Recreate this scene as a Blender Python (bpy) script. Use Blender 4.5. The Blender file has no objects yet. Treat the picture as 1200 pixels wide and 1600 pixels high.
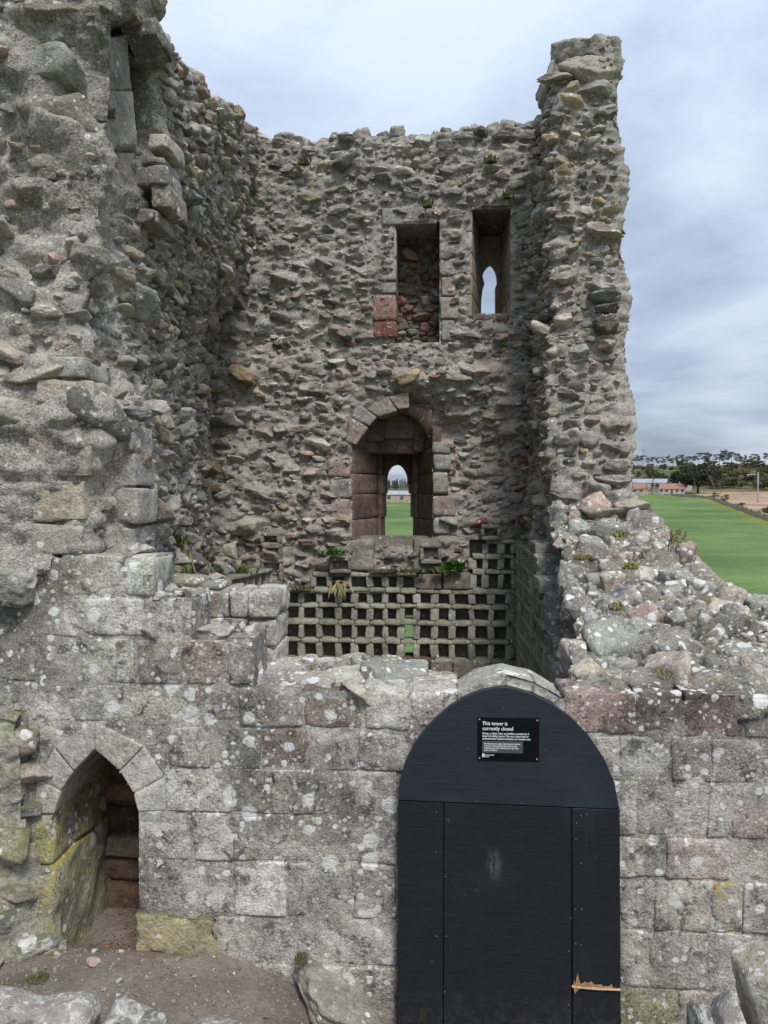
import bpy, bmesh, math, random
import numpy as np
from mathutils import Vector, Matrix

# ------------------------------------------------------------------ camera, world, sun
SC = bpy.context.scene
COL = SC.collection
FPX, W0, H0 = 1202.0, 1200.0, 1600.0
HORIZON = 765.0
CAM_Z = 2.85
YAW = math.radians(3.5)
PITCH = math.atan((800.0 - HORIZON) / FPX)
cam_d = bpy.data.cameras.new('camera')
cam_d.sensor_fit = 'VERTICAL'
cam_d.sensor_height = 36.0
cam_d.sensor_width = 27.0
cam_d.lens = FPX / H0 * 36.0
cam_d.clip_start = 0.05
cam_d.clip_end = 6000.0
cam = bpy.data.objects.new('camera', cam_d)
cam.location = (0, 0, CAM_Z)
cam.rotation_euler = (math.pi / 2 - PITCH, 0, YAW)
COL.objects.link(cam)
SC.camera = cam
RC = np.array(cam.rotation_euler.to_matrix())
CAMP = np.array([0, 0, CAM_Z])

SUN_EL, SUN_AZ = math.radians(55), math.radians(158)   # azimuth: clockwise from +Y
world = bpy.data.worlds.new('World')
SC.world = world
world.use_nodes = True
wn, wl = world.node_tree.nodes, world.node_tree.links
wn.clear()
def wnode(t, **k):
    n = wn.new(t)
    for a, b in k.items():
        setattr(n, a, b)
    return n
w_out = wnode('ShaderNodeOutputWorld')
w_bg = wnode('ShaderNodeBackground')
w_bg.inputs['Strength'].default_value = 0.1
w_sky = wnode('ShaderNodeTexSky')
w_sky.sky_type = 'NISHITA'
w_sky.sun_disc = False
w_sky.sun_elevation = SUN_EL
w_sky.sun_rotation = SUN_AZ
w_tc = wnode('ShaderNodeTexCoord')
w_sep = wnode('ShaderNodeSeparateXYZ')
wl.new(w_tc.outputs['Generated'], w_sep.inputs[0])
# project the direction on a flat cloud deck: xy / (z + k)
w_zc = wnode('ShaderNodeMath', operation='MAXIMUM'); w_zc.inputs[1].default_value = 0.0
wl.new(w_sep.outputs[2], w_zc.inputs[0])
w_za = wnode('ShaderNodeMath', operation='ADD'); w_za.inputs[1].default_value = 0.16
wl.new(w_zc.outputs[0], w_za.inputs[0])
w_dx = wnode('ShaderNodeMath', operation='DIVIDE'); w_dy = wnode('ShaderNodeMath', operation='DIVIDE')
wl.new(w_sep.outputs[0], w_dx.inputs[0]); wl.new(w_za.outputs[0], w_dx.inputs[1])
wl.new(w_sep.outputs[1], w_dy.inputs[0]); wl.new(w_za.outputs[0], w_dy.inputs[1])
w_cmb = wnode('ShaderNodeCombineXYZ')
wl.new(w_dx.outputs[0], w_cmb.inputs[0]); wl.new(w_dy.outputs[0], w_cmb.inputs[1])
w_cmb.inputs[2].default_value = 0.5
w_n1 = wnode('ShaderNodeTexNoise')
w_n1.inputs['Scale'].default_value = 1.2
w_n1.inputs['Detail'].default_value = 7.0
w_n1.inputs['Roughness'].default_value = 0.54
w_n1.inputs['Distortion'].default_value = 0.25
wl.new(w_cmb.outputs[0], w_n1.inputs['Vector'])
w_rmp = wnode('ShaderNodeValToRGB')
w_rmp.color_ramp.elements[0].position = 0.36
w_rmp.color_ramp.elements[0].color = (1.6, 1.95, 2.55, 1)
w_rmp.color_ramp.elements[1].position = 0.64
w_rmp.color_ramp.elements[1].color = (3.35, 3.8, 4.4, 1)
e = w_rmp.color_ramp.elements.new(0.5)
e.color = (2.4, 2.85, 3.6, 1)
wl.new(w_n1.outputs['Fac'], w_rmp.inputs['Fac'])
w_mix = wnode('ShaderNodeMix', data_type='RGBA')
w_mix.inputs[0].default_value = 0.9
wl.new(w_sky.outputs[0], w_mix.inputs[6])
wl.new(w_rmp.outputs[0], w_mix.inputs[7])
# an overcast sky brightens towards the zenith
w_gr = wnode('ShaderNodeMath', operation='MULTIPLY_ADD'); w_gr.inputs[1].default_value = 0.9; w_gr.inputs[2].default_value = 0.9
wl.new(w_zc.outputs[0], w_gr.inputs[0])
w_gc = wnode('ShaderNodeVectorMath', operation='SCALE')
wl.new(w_mix.outputs[2], w_gc.inputs[0]); wl.new(w_gr.outputs[0], w_gc.inputs['Scale'])
wl.new(w_gc.outputs[0], w_bg.inputs['Color'])
wl.new(w_bg.outputs[0], w_out.inputs['Surface'])

sun_d = bpy.data.lights.new('sun', 'SUN')
sun_d.energy = 1.5
sun_d.angle = math.radians(16)
sun_d.color = (1.0, 0.96, 0.9)
sun = bpy.data.objects.new('sun', sun_d)
sdir = Vector((math.sin(SUN_AZ) * math.cos(SUN_EL), math.cos(SUN_AZ) * math.cos(SUN_EL), math.sin(SUN_EL)))
sun.rotation_euler = sdir.to_track_quat('Z', 'Y').to_euler()
sun.location = sdir * 30
COL.objects.link(sun)

SC.view_settings.view_transform = 'Standard'
SC.view_settings.look = 'None'
SC.view_settings.exposure = 0.9
SC.view_settings.gamma = 1.0
SC.render.engine = 'CYCLES'
SC.cycles.use_denoising = True
SC.cycles.max_bounces = 6
SC.cycles.diffuse_bounces = 4

RNG = np.random.default_rng(11)
random.seed(5)

# ------------------------------------------------------------------ projection helpers
def ray(px, py):
    d = np.array([(px - 600.0) / FPX, -(py - 800.0) / FPX, -1.0])
    return RC @ d
def hitY(px, py, Y):
    d = ray(px, py); t = Y / d[1]
    return CAMP + d * t
def hitX(px, py, X):
    d = ray(px, py); t = X / d[0]
    return CAMP + d * t
def proj(p):
    q = (np.atleast_2d(p) - CAMP) @ RC
    d = -q[:, 2]
    d = np.where(np.abs(d) < 1e-6, 1e-6, d)
    return 600 + q[:, 0] / d * FPX, 800 - q[:, 1] / d * FPX

# ------------------------------------------------------------------ noise (numpy)
def _hash(ix, iy, iz, seed):
    h = (ix.astype(np.int64) * 374761393 + iy.astype(np.int64) * 668265263 + iz.astype(np.int64) * 2147483647 + seed * 974634777) & 0xFFFFFFFF
    h = ((h ^ (h >> 13)) * 1274126177) & 0xFFFFFFFF
    h = h ^ (h >> 16)
    return (h & 0xFFFFFF) / float(0xFFFFFF)
def vnoise(p, seed=0):
    i = np.floor(p); f = p - i
    f = f * f * (3 - 2 * f)
    i = i.astype(np.int64)
    r = 0
    for dx in (0, 1):
        for dy in (0, 1):
            for dz in (0, 1):
                w = (f[:, 0] if dx else 1 - f[:, 0]) * (f[:, 1] if dy else 1 - f[:, 1]) * (f[:, 2] if dz else 1 - f[:, 2])
                r = r + w * _hash(i[:, 0] + dx, i[:, 1] + dy, i[:, 2] + dz, seed)
    return r * 2 - 1
def fbm(p, scale, octv=3, seed=0, gain=0.5):
    p = np.atleast_2d(np.asarray(p, float)); a = 1.0; r = 0; t = 0
    for o in range(octv):
        r = r + a * vnoise(p * scale + 13.7 * o, seed + o); t += a
        a *= gain; scale *= 2.03
    return r / t
def sstep(a, b, x):
    t = np.clip((x - a) / (b - a), 0, 1)
    return t * t * (3 - 2 * t)

# ------------------------------------------------------------------ mesh helpers
def vnormals(v, t):
    n = np.zeros_like(v)
    fn = np.cross(v[t[:, 1]] - v[t[:, 0]], v[t[:, 2]] - v[t[:, 0]])
    for k in range(3):
        np.add.at(n, t[:, k], fn)
    return n / (np.linalg.norm(n, axis=1, keepdims=True) + 1e-12)
def make_mesh(name, v, t, col=None, smooth=True):
    v = np.asarray(v, np.float32); t = np.asarray(t, np.int32)
    me = bpy.data.meshes.new(name)
    me.vertices.add(len(v)); me.vertices.foreach_set('co', v.ravel())
    me.loops.add(len(t) * 3); me.loops.foreach_set('vertex_index', t.ravel())
    me.polygons.add(len(t))
    me.polygons.foreach_set('loop_start', np.arange(0, len(t) * 3, 3, dtype=np.int32))
    me.polygons.foreach_set('loop_total', np.full(len(t), 3, np.int32))
    me.polygons.foreach_set('use_smooth', np.full(len(t), smooth, bool))
    a = me.color_attributes.new('tint', 'FLOAT_COLOR', 'POINT')
    if col is None:
        c = np.ones((len(v), 4), np.float32)
    else:
        col = np.asarray(col, np.float32)
        if col.ndim == 1:
            col = np.tile(col, (len(v), 1))
        c = np.concatenate([col[:, :3], np.ones((len(v), 1), np.float32)], 1)
    a.data.foreach_set('color', c.ravel())
    me.update(calc_edges=True)
    return me
class MB:
    def __init__(s): s.v = []; s.t = []; s.c = []; s.n = 0
    def add(s, v, t, c=(1, 1, 1)):
        v = np.asarray(v, float); c = np.asarray(c, float)
        if c.ndim == 1: c = np.tile(c, (len(v), 1))
        s.v.append(v); s.t.append(np.asarray(t, int) + s.n); s.c.append(c); s.n += len(v)
    def mesh(s, name, smooth=True):
        return make_mesh(name, np.concatenate(s.v), np.concatenate(s.t), np.concatenate(s.c), smooth)
def link(name, me, mat=None, parent=None, color=None):
    o = bpy.data.objects.new(name, me)
    COL.objects.link(o)
    if mat is not None and me is not None and not me.materials:
        me.materials.append(mat)
    if parent is not None: o.parent = parent
    if color is not None: o.color = (*[float(x) for x in color[:3]], 1.0)
    return o
def obj_centered(name, v, t, mat, parent, col=None, smooth=True, color=None):
    v = np.asarray(v, float); c = (v.min(0) + v.max(0)) / 2
    o = link(name, make_mesh(name, v - c, t, col, smooth), mat, parent, color)
    o.location = c - (np.array(parent.location) if parent is not None else 0)
    return o
def thing(name, label, cat, loc=(0, 0, 0), group=None):
    o = bpy.data.objects.new(name, None); COL.objects.link(o)
    o.location = loc; o.empty_display_size = 0.2
    o['label'] = label; o['category'] = cat
    if group: o['group'] = group
    return o
def tag(o, label, cat, group=None):
    o['label'] = label; o['category'] = cat
    if group: o['group'] = group
    return o

_lat = {}
def lattice(nx, ny, nz):
    k = (nx, ny, nz)
    if k in _lat: return _lat[k]
    idx = {}; pts = []; tri = []
    def vid(i, j, l):
        q = (i, j, l)
        if q not in idx: idx[q] = len(pts); pts.append(q)
        return idx[q]
    def face(fn, na, nb, flip):
        for a in range(na):
            for b in range(nb):
                q = [vid(*fn(a, b)), vid(*fn(a + 1, b)), vid(*fn(a + 1, b + 1)), vid(*fn(a, b + 1))]
                if flip: q = q[::-1]
                tri.append((q[0], q[1], q[2])); tri.append((q[0], q[2], q[3]))
    face(lambda a, b: (a, b, 0), nx, ny, True); face(lambda a, b: (a, b, nz), nx, ny, False)
    face(lambda a, b: (a, 0, b), nx, nz, False); face(lambda a, b: (a, ny, b), nx, nz, True)
    face(lambda a, b: (0, a, b), ny, nz, True); face(lambda a, b: (nx, a, b), ny, nz, False)
    _lat[k] = (np.array(pts), np.array(tri))
    return _lat[k]
def rblock(corn, r=0.015, res=0.04, amp=0.006, freq=6.0, seed=0, chip=0.0):
    """worn block from 8 corners: index = ix + 2*iy + 4*iz (x right, y away, z up)"""
    corn = np.asarray(corn, float)
    dim = [max(np.linalg.norm(corn[1] - corn[0]), 1e-3), max(np.linalg.norm(corn[2] - corn[0]), 1e-3), max(np.linalg.norm(corn[4] - corn[0]), 1e-3)]
    n = [int(np.clip(round(d / res), 1, 26)) + 2 for d in dim]
    P, T = lattice(*n)
    q = np.zeros(P.shape)
    half = np.array(dim) / 2
    rr = min(r, 0.45 * min(dim))
    for a in range(3):
        m = n[a] - 2
        vals = np.concatenate([[-1], -1 + 2 * (np.arange(m + 1) / m) * (1 - rr / half[a]) + rr / half[a] * (1 - 0 * np.arange(m + 1)) , [1]])
        vals[1:-1] = np.linspace(-1 + rr / half[a] * 0.9, 1 - rr / half[a] * 0.9, m + 1)
        q[:, a] = vals[P[:, a]]
    m = q * half
    # round the arrises, more where the wear noise says so
    wear = rr
    inner = np.clip(m, -(half - wear), half - wear)
    d = m - inner
    L = np.linalg.norm(d, axis=1, keepdims=True)
    Lm = np.maximum(L, 1e-9)
    m = inner + np.where(L > wear, d / Lm * wear, d)
    u = (m / half + 1) / 2
    w = np.zeros((len(u), 8))
    for k in range(8):
        i, j, l = k & 1, (k >> 1) & 1, k >> 2
        w[:, k] = (u[:, 0] if i else 1 - u[:, 0]) * (u[:, 1] if j else 1 - u[:, 1]) * (u[:, 2] if l else 1 - u[:, 2])
    v = w @ corn
    if amp > 0:
        nr = vnormals(v, T)
        dd = fbm(v + seed * 3.1, freq, 3, seed) * amp
        if chip > 0:
            edge = 1 - np.min(1 - np.abs(q), axis=1)
            ch = np.maximum(0, fbm(v + seed * 7.7, freq * 1.3, 2, seed + 9) - 0.05)
            e2 = np.sort(np.abs(q), axis=1)[:, 1]
            dd = dd - chip * ch * 2.2 * sstep(0.6, 1.0, e2)
        v = v + nr * dd[:, None]
    return v, T
def quad_block(p4, n, depth, **k):
    """p4: front face corners bl, br, tr, tl ; n: direction into the wall"""
    n = np.asarray(n, float) * depth
    bl, br, tr, tl = [np.asarray(x, float) for x in p4]
    return rblock([bl, br, bl + n, br + n, tl, tr, tl + n, tr + n], **k)
def aabb_block(x0, x1, y0, y1, z0, z1, **k):
    c = [(x, y, z) for z in (z0, z1) for y in (y0, y1) for x in (x0, x1)]
    return rblock(c, **k)
def extrude_poly(pts, n, depth):
    """pts: 3d polygon (maybe concave), extruded along n*depth -> v, t"""
    bm = bmesh.new()
    vs = [bm.verts.new(p) for p in pts]
    f = bm.faces.new(vs)
    r = bmesh.ops.extrude_face_region(bm, geom=[f])
    nv = [g for g in r['geom'] if isinstance(g, bmesh.types.BMVert)]
    bmesh.ops.translate(bm, verts=nv, vec=Vector(np.asarray(n, float) * depth))
    bmesh.ops.recalc_face_normals(bm, faces=bm.faces)
    bmesh.ops.triangulate(bm, faces=bm.faces)
    bm.verts.ensure_lookup_table(); bm.verts.index_update()
    v = np.array([list(x.co) for x in bm.verts]); t = np.array([[x.index for x in fc.verts] for fc in bm.faces])
    bm.free()
    return v, t
def tube(pts, rad, sides=6):
    pts = np.asarray(pts, float); n = len(pts)
    rad = np.broadcast_to(np.asarray(rad, float), (n,))
    V = []; T = []
    for i in range(n):
        d = pts[min(i + 1, n - 1)] - pts[max(i - 1, 0)]
        d = d / (np.linalg.norm(d) + 1e-9)
        a = np.cross(d, [0, 0, 1.0]) if abs(d[2]) < 0.9 else np.cross(d, [1.0, 0, 0])
        a /= np.linalg.norm(a); b = np.cross(d, a)
        for k in range(sides):
            an = 2 * math.pi * k / sides
            V.append(pts[i] + rad[i] * (a * math.cos(an) + b * math.sin(an)))
    for i in range(n - 1):
        for k in range(sides):
            p, q = i * sides + k, i * sides + (k + 1) % sides
            T.append((p, p + sides, q)); T.append((q, p + sides, q + sides))
    V.append(pts[0]); V.append(pts[-1]); c0, c1 = len(V) - 2, len(V) - 1
    for k in range(sides):
        T.append((c0, k, (k + 1) % sides)); T.append((c1, (n - 1) * sides + (k + 1) % sides, (n - 1) * sides + k))
    return np.array(V), np.array(T)

# ------------------------------------------------------------------ rocks
def ico(sub):
    bm = bmesh.new(); bmesh.ops.create_icosphere(bm, subdivisions=sub, radius=1)
    bm.verts.index_update()
    v = np.array([list(x.co) for x in bm.verts]); t = np.array([[x.index for x in f.verts] for f in bm.faces])
    bm.free()
    return v / np.linalg.norm(v, axis=1, keepdims=True), t
ICO = {k: ico(k) for k in (2, 3, 4, 5)}
def rock(seed, sub=4, round_=0.0, rough=0.05):
    """a faceted stone in about [-1,1]^3"""
    r = np.random.default_rng(seed)
    d, t = ICO[sub]
    N = []; D = []
    for ax in range(3):
        for s in (-1, 1):
            n = np.zeros(3); n[ax] = s
            n += r.normal(0, 0.26, 3); N.append(n / np.linalg.norm(n)); D.append(r.uniform(0.6, 1.0))
    for k in range(r.integers(6, 11)):
        n = r.normal(0, 1, 3); N.append(n / np.linalg.norm(n)); D.append(r.uniform(0.72, 1.2))
    N = np.array(N); D = np.array(D)
    c = d @ N.T
    R = np.where(c > 1e-3, D / np.maximum(c, 1e-3), 9.0)
    if round_ > 0:
        k = 6.0 / round_ if round_ > 0 else 50
        rad = -np.log(np.sum(np.exp(-np.minimum(R, 5) * k), axis=1)) / k
    else:
        rad = R.min(1)
    p = d * np.minimum(rad, 1.5)[:, None]
    if rough:
        f = fbm(p + seed, 1.6, 2, seed) * rough * 1.3 + fbm(p + seed, 5.0, 3, seed + 5) * rough
        p = p * (1 + f)[:, None]
    return p, t
ROCK_BIG = [rock(100 + i, 4, 0.0 if i % 4 else 0.4, 0.085) for i in range(36)]
ROCK_SML = [rock(300 + i, 2, 0.0, 0.07) for i in range(60)]
ROCK_RND = [rock(500 + i, 4, 1.6, 0.05) for i in range(10)]
ROCK_MESH = {}
def rock_mesh(kind, i, mat):
    k = (kind, i, mat.name)
    if k not in ROCK_MESH:
        v, t = (ROCK_BIG if kind == 'big' else ROCK_RND)[i]
        me = make_mesh('stone_form', v, t, None, True)
        me.materials.append(mat)
        ROCK_MESH[k] = me
    return ROCK_MESH[k]

# ------------------------------------------------------------------ materials
def new_mat(name):
    m = bpy.data.materials.new(name); m.use_nodes = True
    nt = m.node_tree; nt.nodes.clear()
    return m, nt
class G:
    def __init__(s, nt): s.nt = nt
    def n(s, t, ins=None, **k):
        nd = s.nt.nodes.new(t)
        for a, b in k.items(): setattr(nd, a, b)
        for a, b in (ins or {}).items(): s.set(nd.inputs[a], b)
        return nd
    def set(s, sock, val):
        if isinstance(val, bpy.types.NodeSocket): s.nt.links.new(val, sock)
        else: sock.default_value = val
    def math(s, op, a, b=None, clamp=False):
        nd = s.n('ShaderNodeMath', operation=op); nd.use_clamp = clamp
        s.set(nd.inputs[0], a)
        if b is not None: s.set(nd.inputs[1], b)
        return nd.outputs[0]
    def noise(s, vec, scale, detail=3, rough=0.5, dist=0.0):
        return s.n('ShaderNodeTexNoise', {'Vector': vec, 'Scale': scale, 'Detail': detail, 'Roughness': rough, 'Distortion': dist}).outputs['Fac']
    def ramp(s, fac, a, b, lo=0.0, hi=1.0):
        nd = s.n('ShaderNodeMapRange', {'Value': fac, 'From Min': a, 'From Max': b, 'To Min': lo, 'To Max': hi})
        nd.interpolation_type = 'SMOOTHSTEP'
        return nd.outputs[0]
    def mix(s, f, a, b, mode='MIX'):
        nd = s.n('ShaderNodeMix', data_type='RGBA', blend_type=mode)
        s.set(nd.inputs[0], f)
        for i, q in ((6, a), (7, b)):
            s.set(nd.inputs[i], (*q, 1.0) if isinstance(q, tuple) and len(q) == 3 else q)
        return nd.outputs[2]
    def spots(s, vec, scale, thresh, size, soft=0.08):
        """round lichen patches: voronoi cells, only some of them, each with its own radius"""
        wob = s.n('ShaderNodeTexNoise', {'Vector': vec, 'Scale': scale * 2.2, 'Detail': 2.0})
        off = s.n('ShaderNodeVectorMath', {0: wob.outputs['Color'], 1: (0.5, 0.5, 0.5)}, operation='SUBTRACT')
        off2 = s.n('ShaderNodeVectorMath', {0: off.outputs[0]}, operation='SCALE'); off2.inputs['Scale'].default_value = 0.38 / scale
        v2 = s.n('ShaderNodeVectorMath', {0: vec, 1: off2.outputs[0]}, operation='ADD')
        vo = s.n('ShaderNodeTexVoronoi', {'Vector': v2.outputs[0], 'Scale': scale})
        cs = s.n('ShaderNodeSeparateColor', {0: vo.outputs['Color']})
        rad = s.ramp(cs.outputs[0], thresh, 1.0, 0.0, size)
        dif = s.math('SUBTRACT', rad, vo.outputs['Distance'])
        return s.ramp(dif, 0.0, soft)
def stone_mat(name, lichen=0.3, speck=0.3, dark=0.3, moss=0.0, bump=0.6, base=(1, 1, 1), sat_mottle=0.5, big_lichen=True, grain=1.0, gain=1.0, stain=0.0, moss_col=(0.10, 0.12, 0.035)):
    m, nt = new_mat(name); g = G(nt)
    geo = g.n('ShaderNodeNewGeometry'); P = geo.outputs['Position']
    at = g.n('ShaderNodeAttribute', attribute_name='tint').outputs['Color']
    oi = g.n('ShaderNodeObjectInfo').outputs['Color']
    c = g.mix(1.0, at, oi, 'MULTIPLY')
    c = g.mix(1.0, c, tuple(b * gain for b in base), 'MULTIPLY')
    n1 = g.noise(P, 4.0, 4, 0.6); n2 = g.noise(P, 17.0, 4, 0.65); n3 = g.noise(P, 75.0, 3, 0.7)
    # tonal mottling
    v = g.math('ADD', g.ramp(n1, 0.25, 0.75, 0.74, 1.22), g.ramp(n2, 0.25, 0.75, -0.24, 0.24))
    v = g.math('ADD', v, g.ramp(n3, 0.32, 0.68, -0.2 * grain, 0.2 * grain))
    if stain > 0:
        v = g.math('MULTIPLY', v, g.ramp(g.noise(P, 1.5, 5, 0.62), 0.36, 0.62, 1.0 - stain, 1.06))
    c = g.mix(1.0, c, g.n('ShaderNodeCombineXYZ', {0: v, 1: v, 2: v}).outputs[0], 'MULTIPLY')
    # faint rust and grey-green drift
    n4 = g.noise(P, 7.3, 3, 0.6)
    c = g.mix(g.ramp(n4, 0.56, 0.72, 0, 0.35 * sat_mottle), c, (0.26, 0.175, 0.11))
    n5 = g.noise(g.n('ShaderNodeVectorMath', {0: P, 1: (7.1, 3.3, 9.2)}, operation='ADD').outputs[0], 5.1, 4, 0.6)
    c = g.mix(g.ramp(n5, 0.5, 0.68, 0, 0.5 * sat_mottle), c, (0.235, 0.22, 0.185))
    # dark crust
    n6 = g.noise(P, 9.5, 5, 0.7, 0.4)
    c = g.mix(g.ramp(n6, 0.54, 0.64, 0, dark), c, (0.05, 0.046, 0.042))
    # pale flecks
    fl = g.spots(P, 80.0, 0.45, 0.6, 0.2)
    flm = g.math('MULTIPLY', fl, g.ramp(n1, 0.42, 0.62, 0.05, 1.0))
    c = g.mix(g.math('MULTIPLY', flm, speck), c, (0.56, 0.54, 0.49))
    fl2 = g.spots(P, 40.0, 0.72, 0.6, 0.12)
    c = g.mix(g.math('MULTIPLY', fl2, min(1, speck * 1.3)), c, (0.56, 0.55, 0.50))
    if moss > 0:
        up = g.n('ShaderNodeSeparateXYZ', {0: geo.outputs['Normal']}).outputs[2]
        mm = g.math('MULTIPLY', g.ramp(g.math('ADD', n2, g.math('MULTIPLY', up, 0.22)), 0.5, 0.72), moss)
        c = g.mix(mm, c, moss_col)
    if lichen > 0:
        if big_lichen:
            s1 = g.spots(P, 9.0, 1.0 - 0.36 * lichen, 0.5, 0.1)
            c = g.mix(g.math('MULTIPLY', s1, g.ramp(n2, 0.25, 0.6, 0.45, 0.97)), c, (0.70, 0.70, 0.66))
        s2 = g.spots(P, 21.0, 1.0 - 0.5 * lichen, 0.5, 0.1)
        s2 = g.math('MULTIPLY', s2, g.ramp(n5, 0.36, 0.52))
        c = g.mix(g.math('MULTIPLY', s2, 0.95), c, (0.72, 0.72, 0.68))
    bs = g.n('ShaderNodeBsdfPrincipled', {'Base Color': c, 'Roughness': 0.93})
    bs.inputs['Specular IOR Level'].default_value = 0.22
    h = g.math('ADD', g.math('MULTIPLY', n2, 1.0), g.math('MULTIPLY', n3, 0.45))
    h = g.math('ADD', h, g.math('MULTIPLY', g.noise(P, 210.0, 2, 0.6), 0.16))
    b = g.n('ShaderNodeBump', {'Height': h, 'Strength': bump, 'Distance': 0.03})
    g.set(bs.inputs['Normal'], b.outputs[0])
    o = g.n('ShaderNodeOutputMaterial'); nt.links.new(bs.outputs[0], o.inputs[0])
    return m
M = {}
M['rubble'] = stone_mat('rubble_stone', 0.16, 0.28, 0.35, 0.10, 0.8, big_lichen=False)
M['mortar'] = stone_mat('lime_mortar', 0.1, 0.65, 0.35, 0.10, 1.0, grain=2.0, big_lichen=False)
M['mass'] = stone_mat('weathered_masonry', 0.22, 0.55, 0.3, 0.08, 0.8, big_lichen=False)
M['ashlar'] = stone_mat('dressed_stone', 0.85, 0.75, 0.7, 0.05, 0.6, grain=1.7, stain=0.5, gain=1.16, sat_mottle=0.35)
M['arch'] = stone_mat('pale_dressed_stone', 0.12, 0.6, 0.12, 0.05, 0.5, grain=1.4, gain=1.1, sat_mottle=0.3)
M['yellow'] = stone_mat('yellow_lichened_stone', 0.5, 0.7, 0.3, 0.9, 0.6, grain=1.8, moss_col=(0.36, 0.29, 0.06))
M['coping'] = stone_mat('lichened_stone', 0.95, 0.75, 0.35, 0.12, 0.6, grain=1.4)
M['jamb'] = stone_mat('red_sandstone', 0.0, 0.12, 0.4, 0.0, 0.5)
M['nest'] = stone_mat('nest_slab_stone', 0.25, 0.35, 0.35, 0.5, 0.6, big_lichen=False)
M['mossy'] = stone_mat('mossy_stone', 0.4, 0.5, 0.3, 0.75, 0.6)
def simple_mat(name, col, rough=0.8, noise_scale=0, var=0.3, bump=0.0, spec=0.3, use_tint=False):
    m, nt = new_mat(name); g = G(nt)
    P = g.n('ShaderNodeNewGeometry').outputs['Position']
    c = (*col, 1.0)
    if use_tint:
        at = g.n('ShaderNodeAttribute', attribute_name='tint').outputs['Color']
        c = g.mix(1.0, at, col, 'MULTIPLY')
    bs = g.n('ShaderNodeBsdfPrincipled', {'Roughness': rough})
    bs.inputs['Specular IOR Level'].default_value = spec
    if noise_scale:
        n1 = g.noise(P, noise_scale, 5, 0.6)
        v = g.ramp(n1, 0.25, 0.75, 1 - var, 1 + var)
        c = g.mix(1.0, c if not isinstance(c, tuple) else (c[0], c[1], c[2]), g.n('ShaderNodeCombineXYZ', {0: v, 1: v, 2: v}).outputs[0], 'MULTIPLY')
        if bump:
            b = g.n('ShaderNodeBump', {'Height': n1, 'Strength': bump, 'Distance': 0.02}); g.set(bs.inputs['Normal'], b.outputs[0])
    g.set(bs.inputs['Base Color'], c)
    o = g.n('ShaderNodeOutputMaterial'); nt.links.new(bs.outputs[0], o.inputs[0])
    return m

# palettes, linear albedo
GREY = (0.345, 0.328, 0.296); WARM = (0.42, 0.366, 0.298); DARK = (0.165, 0.15, 0.132); TAN = (0.40, 0.315, 0.205)
PINK = (0.42, 0.32, 0.27); RED = (0.25, 0.14, 0.105); GREEN = (0.31, 0.298, 0.245); PALE = (0.53, 0.49, 0.425); BLUE = (0.235, 0.235, 0.22)
MORT = (0.42, 0.385, 0.338)
def pick(r, opts):
    w = np.array([o[0] for o in opts], float); k = r.choice(len(opts), p=w / w.sum())
    return np.array(opts[k][1]) * r.uniform(0.68, 1.32) * (1 + r.normal(0, 0.03, 3))
def palette(px, py, r):
    if px > 835 and py < 900:
        return pick(r, [(4, GREY), (4, WARM), (1.4, TAN), (0.7, DARK), (0.6, PINK), (0.5, PALE)])
    if 670 < px < 850 and 600 < py < 830 and r.random() < 0.55:
        return pick(r, [(2, RED), (2, PINK), (2, GREY), (1, DARK), (1, TAN)])
    if 600 < px < 850 and 380 < py < 545:
        return pick(r, [(3, GREY), (2, WARM), (1.3, PINK), (0.8, RED), (1, DARK)])
    if 310 < px < 355 and 500 < py < 780:
        return pick(r, [(2, DARK), (2, (0.2, 0.13, 0.085)), (1, PINK), (1.4, TAN), (1, GREY)])
    if px > 310 and py > 480:
        return pick(r, [(3.2, GREY), (3, WARM), (1.8, PINK), (0.5, RED), (0.6, DARK), (0.7, TAN), (1.4, PALE)])
    if px < 135 and py < 900:
        return pick(r, [(3, GREY), (3, WARM), (1.2, PINK), (0.6, DARK), (0.8, PALE), (0.6, GREEN)])
    if px < 320:
        return pick(r, [(5, GREY), (2, WARM), (0.35, PINK), (1.2, DARK), (0.4, TAN), (1, GREEN), (0.8, BLUE)])
    return pick(r, [(5, GREY), (3, WARM), (0.8, DARK), (0.4, TAN), (0.8, GREEN), (1.2, PALE)])

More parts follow.
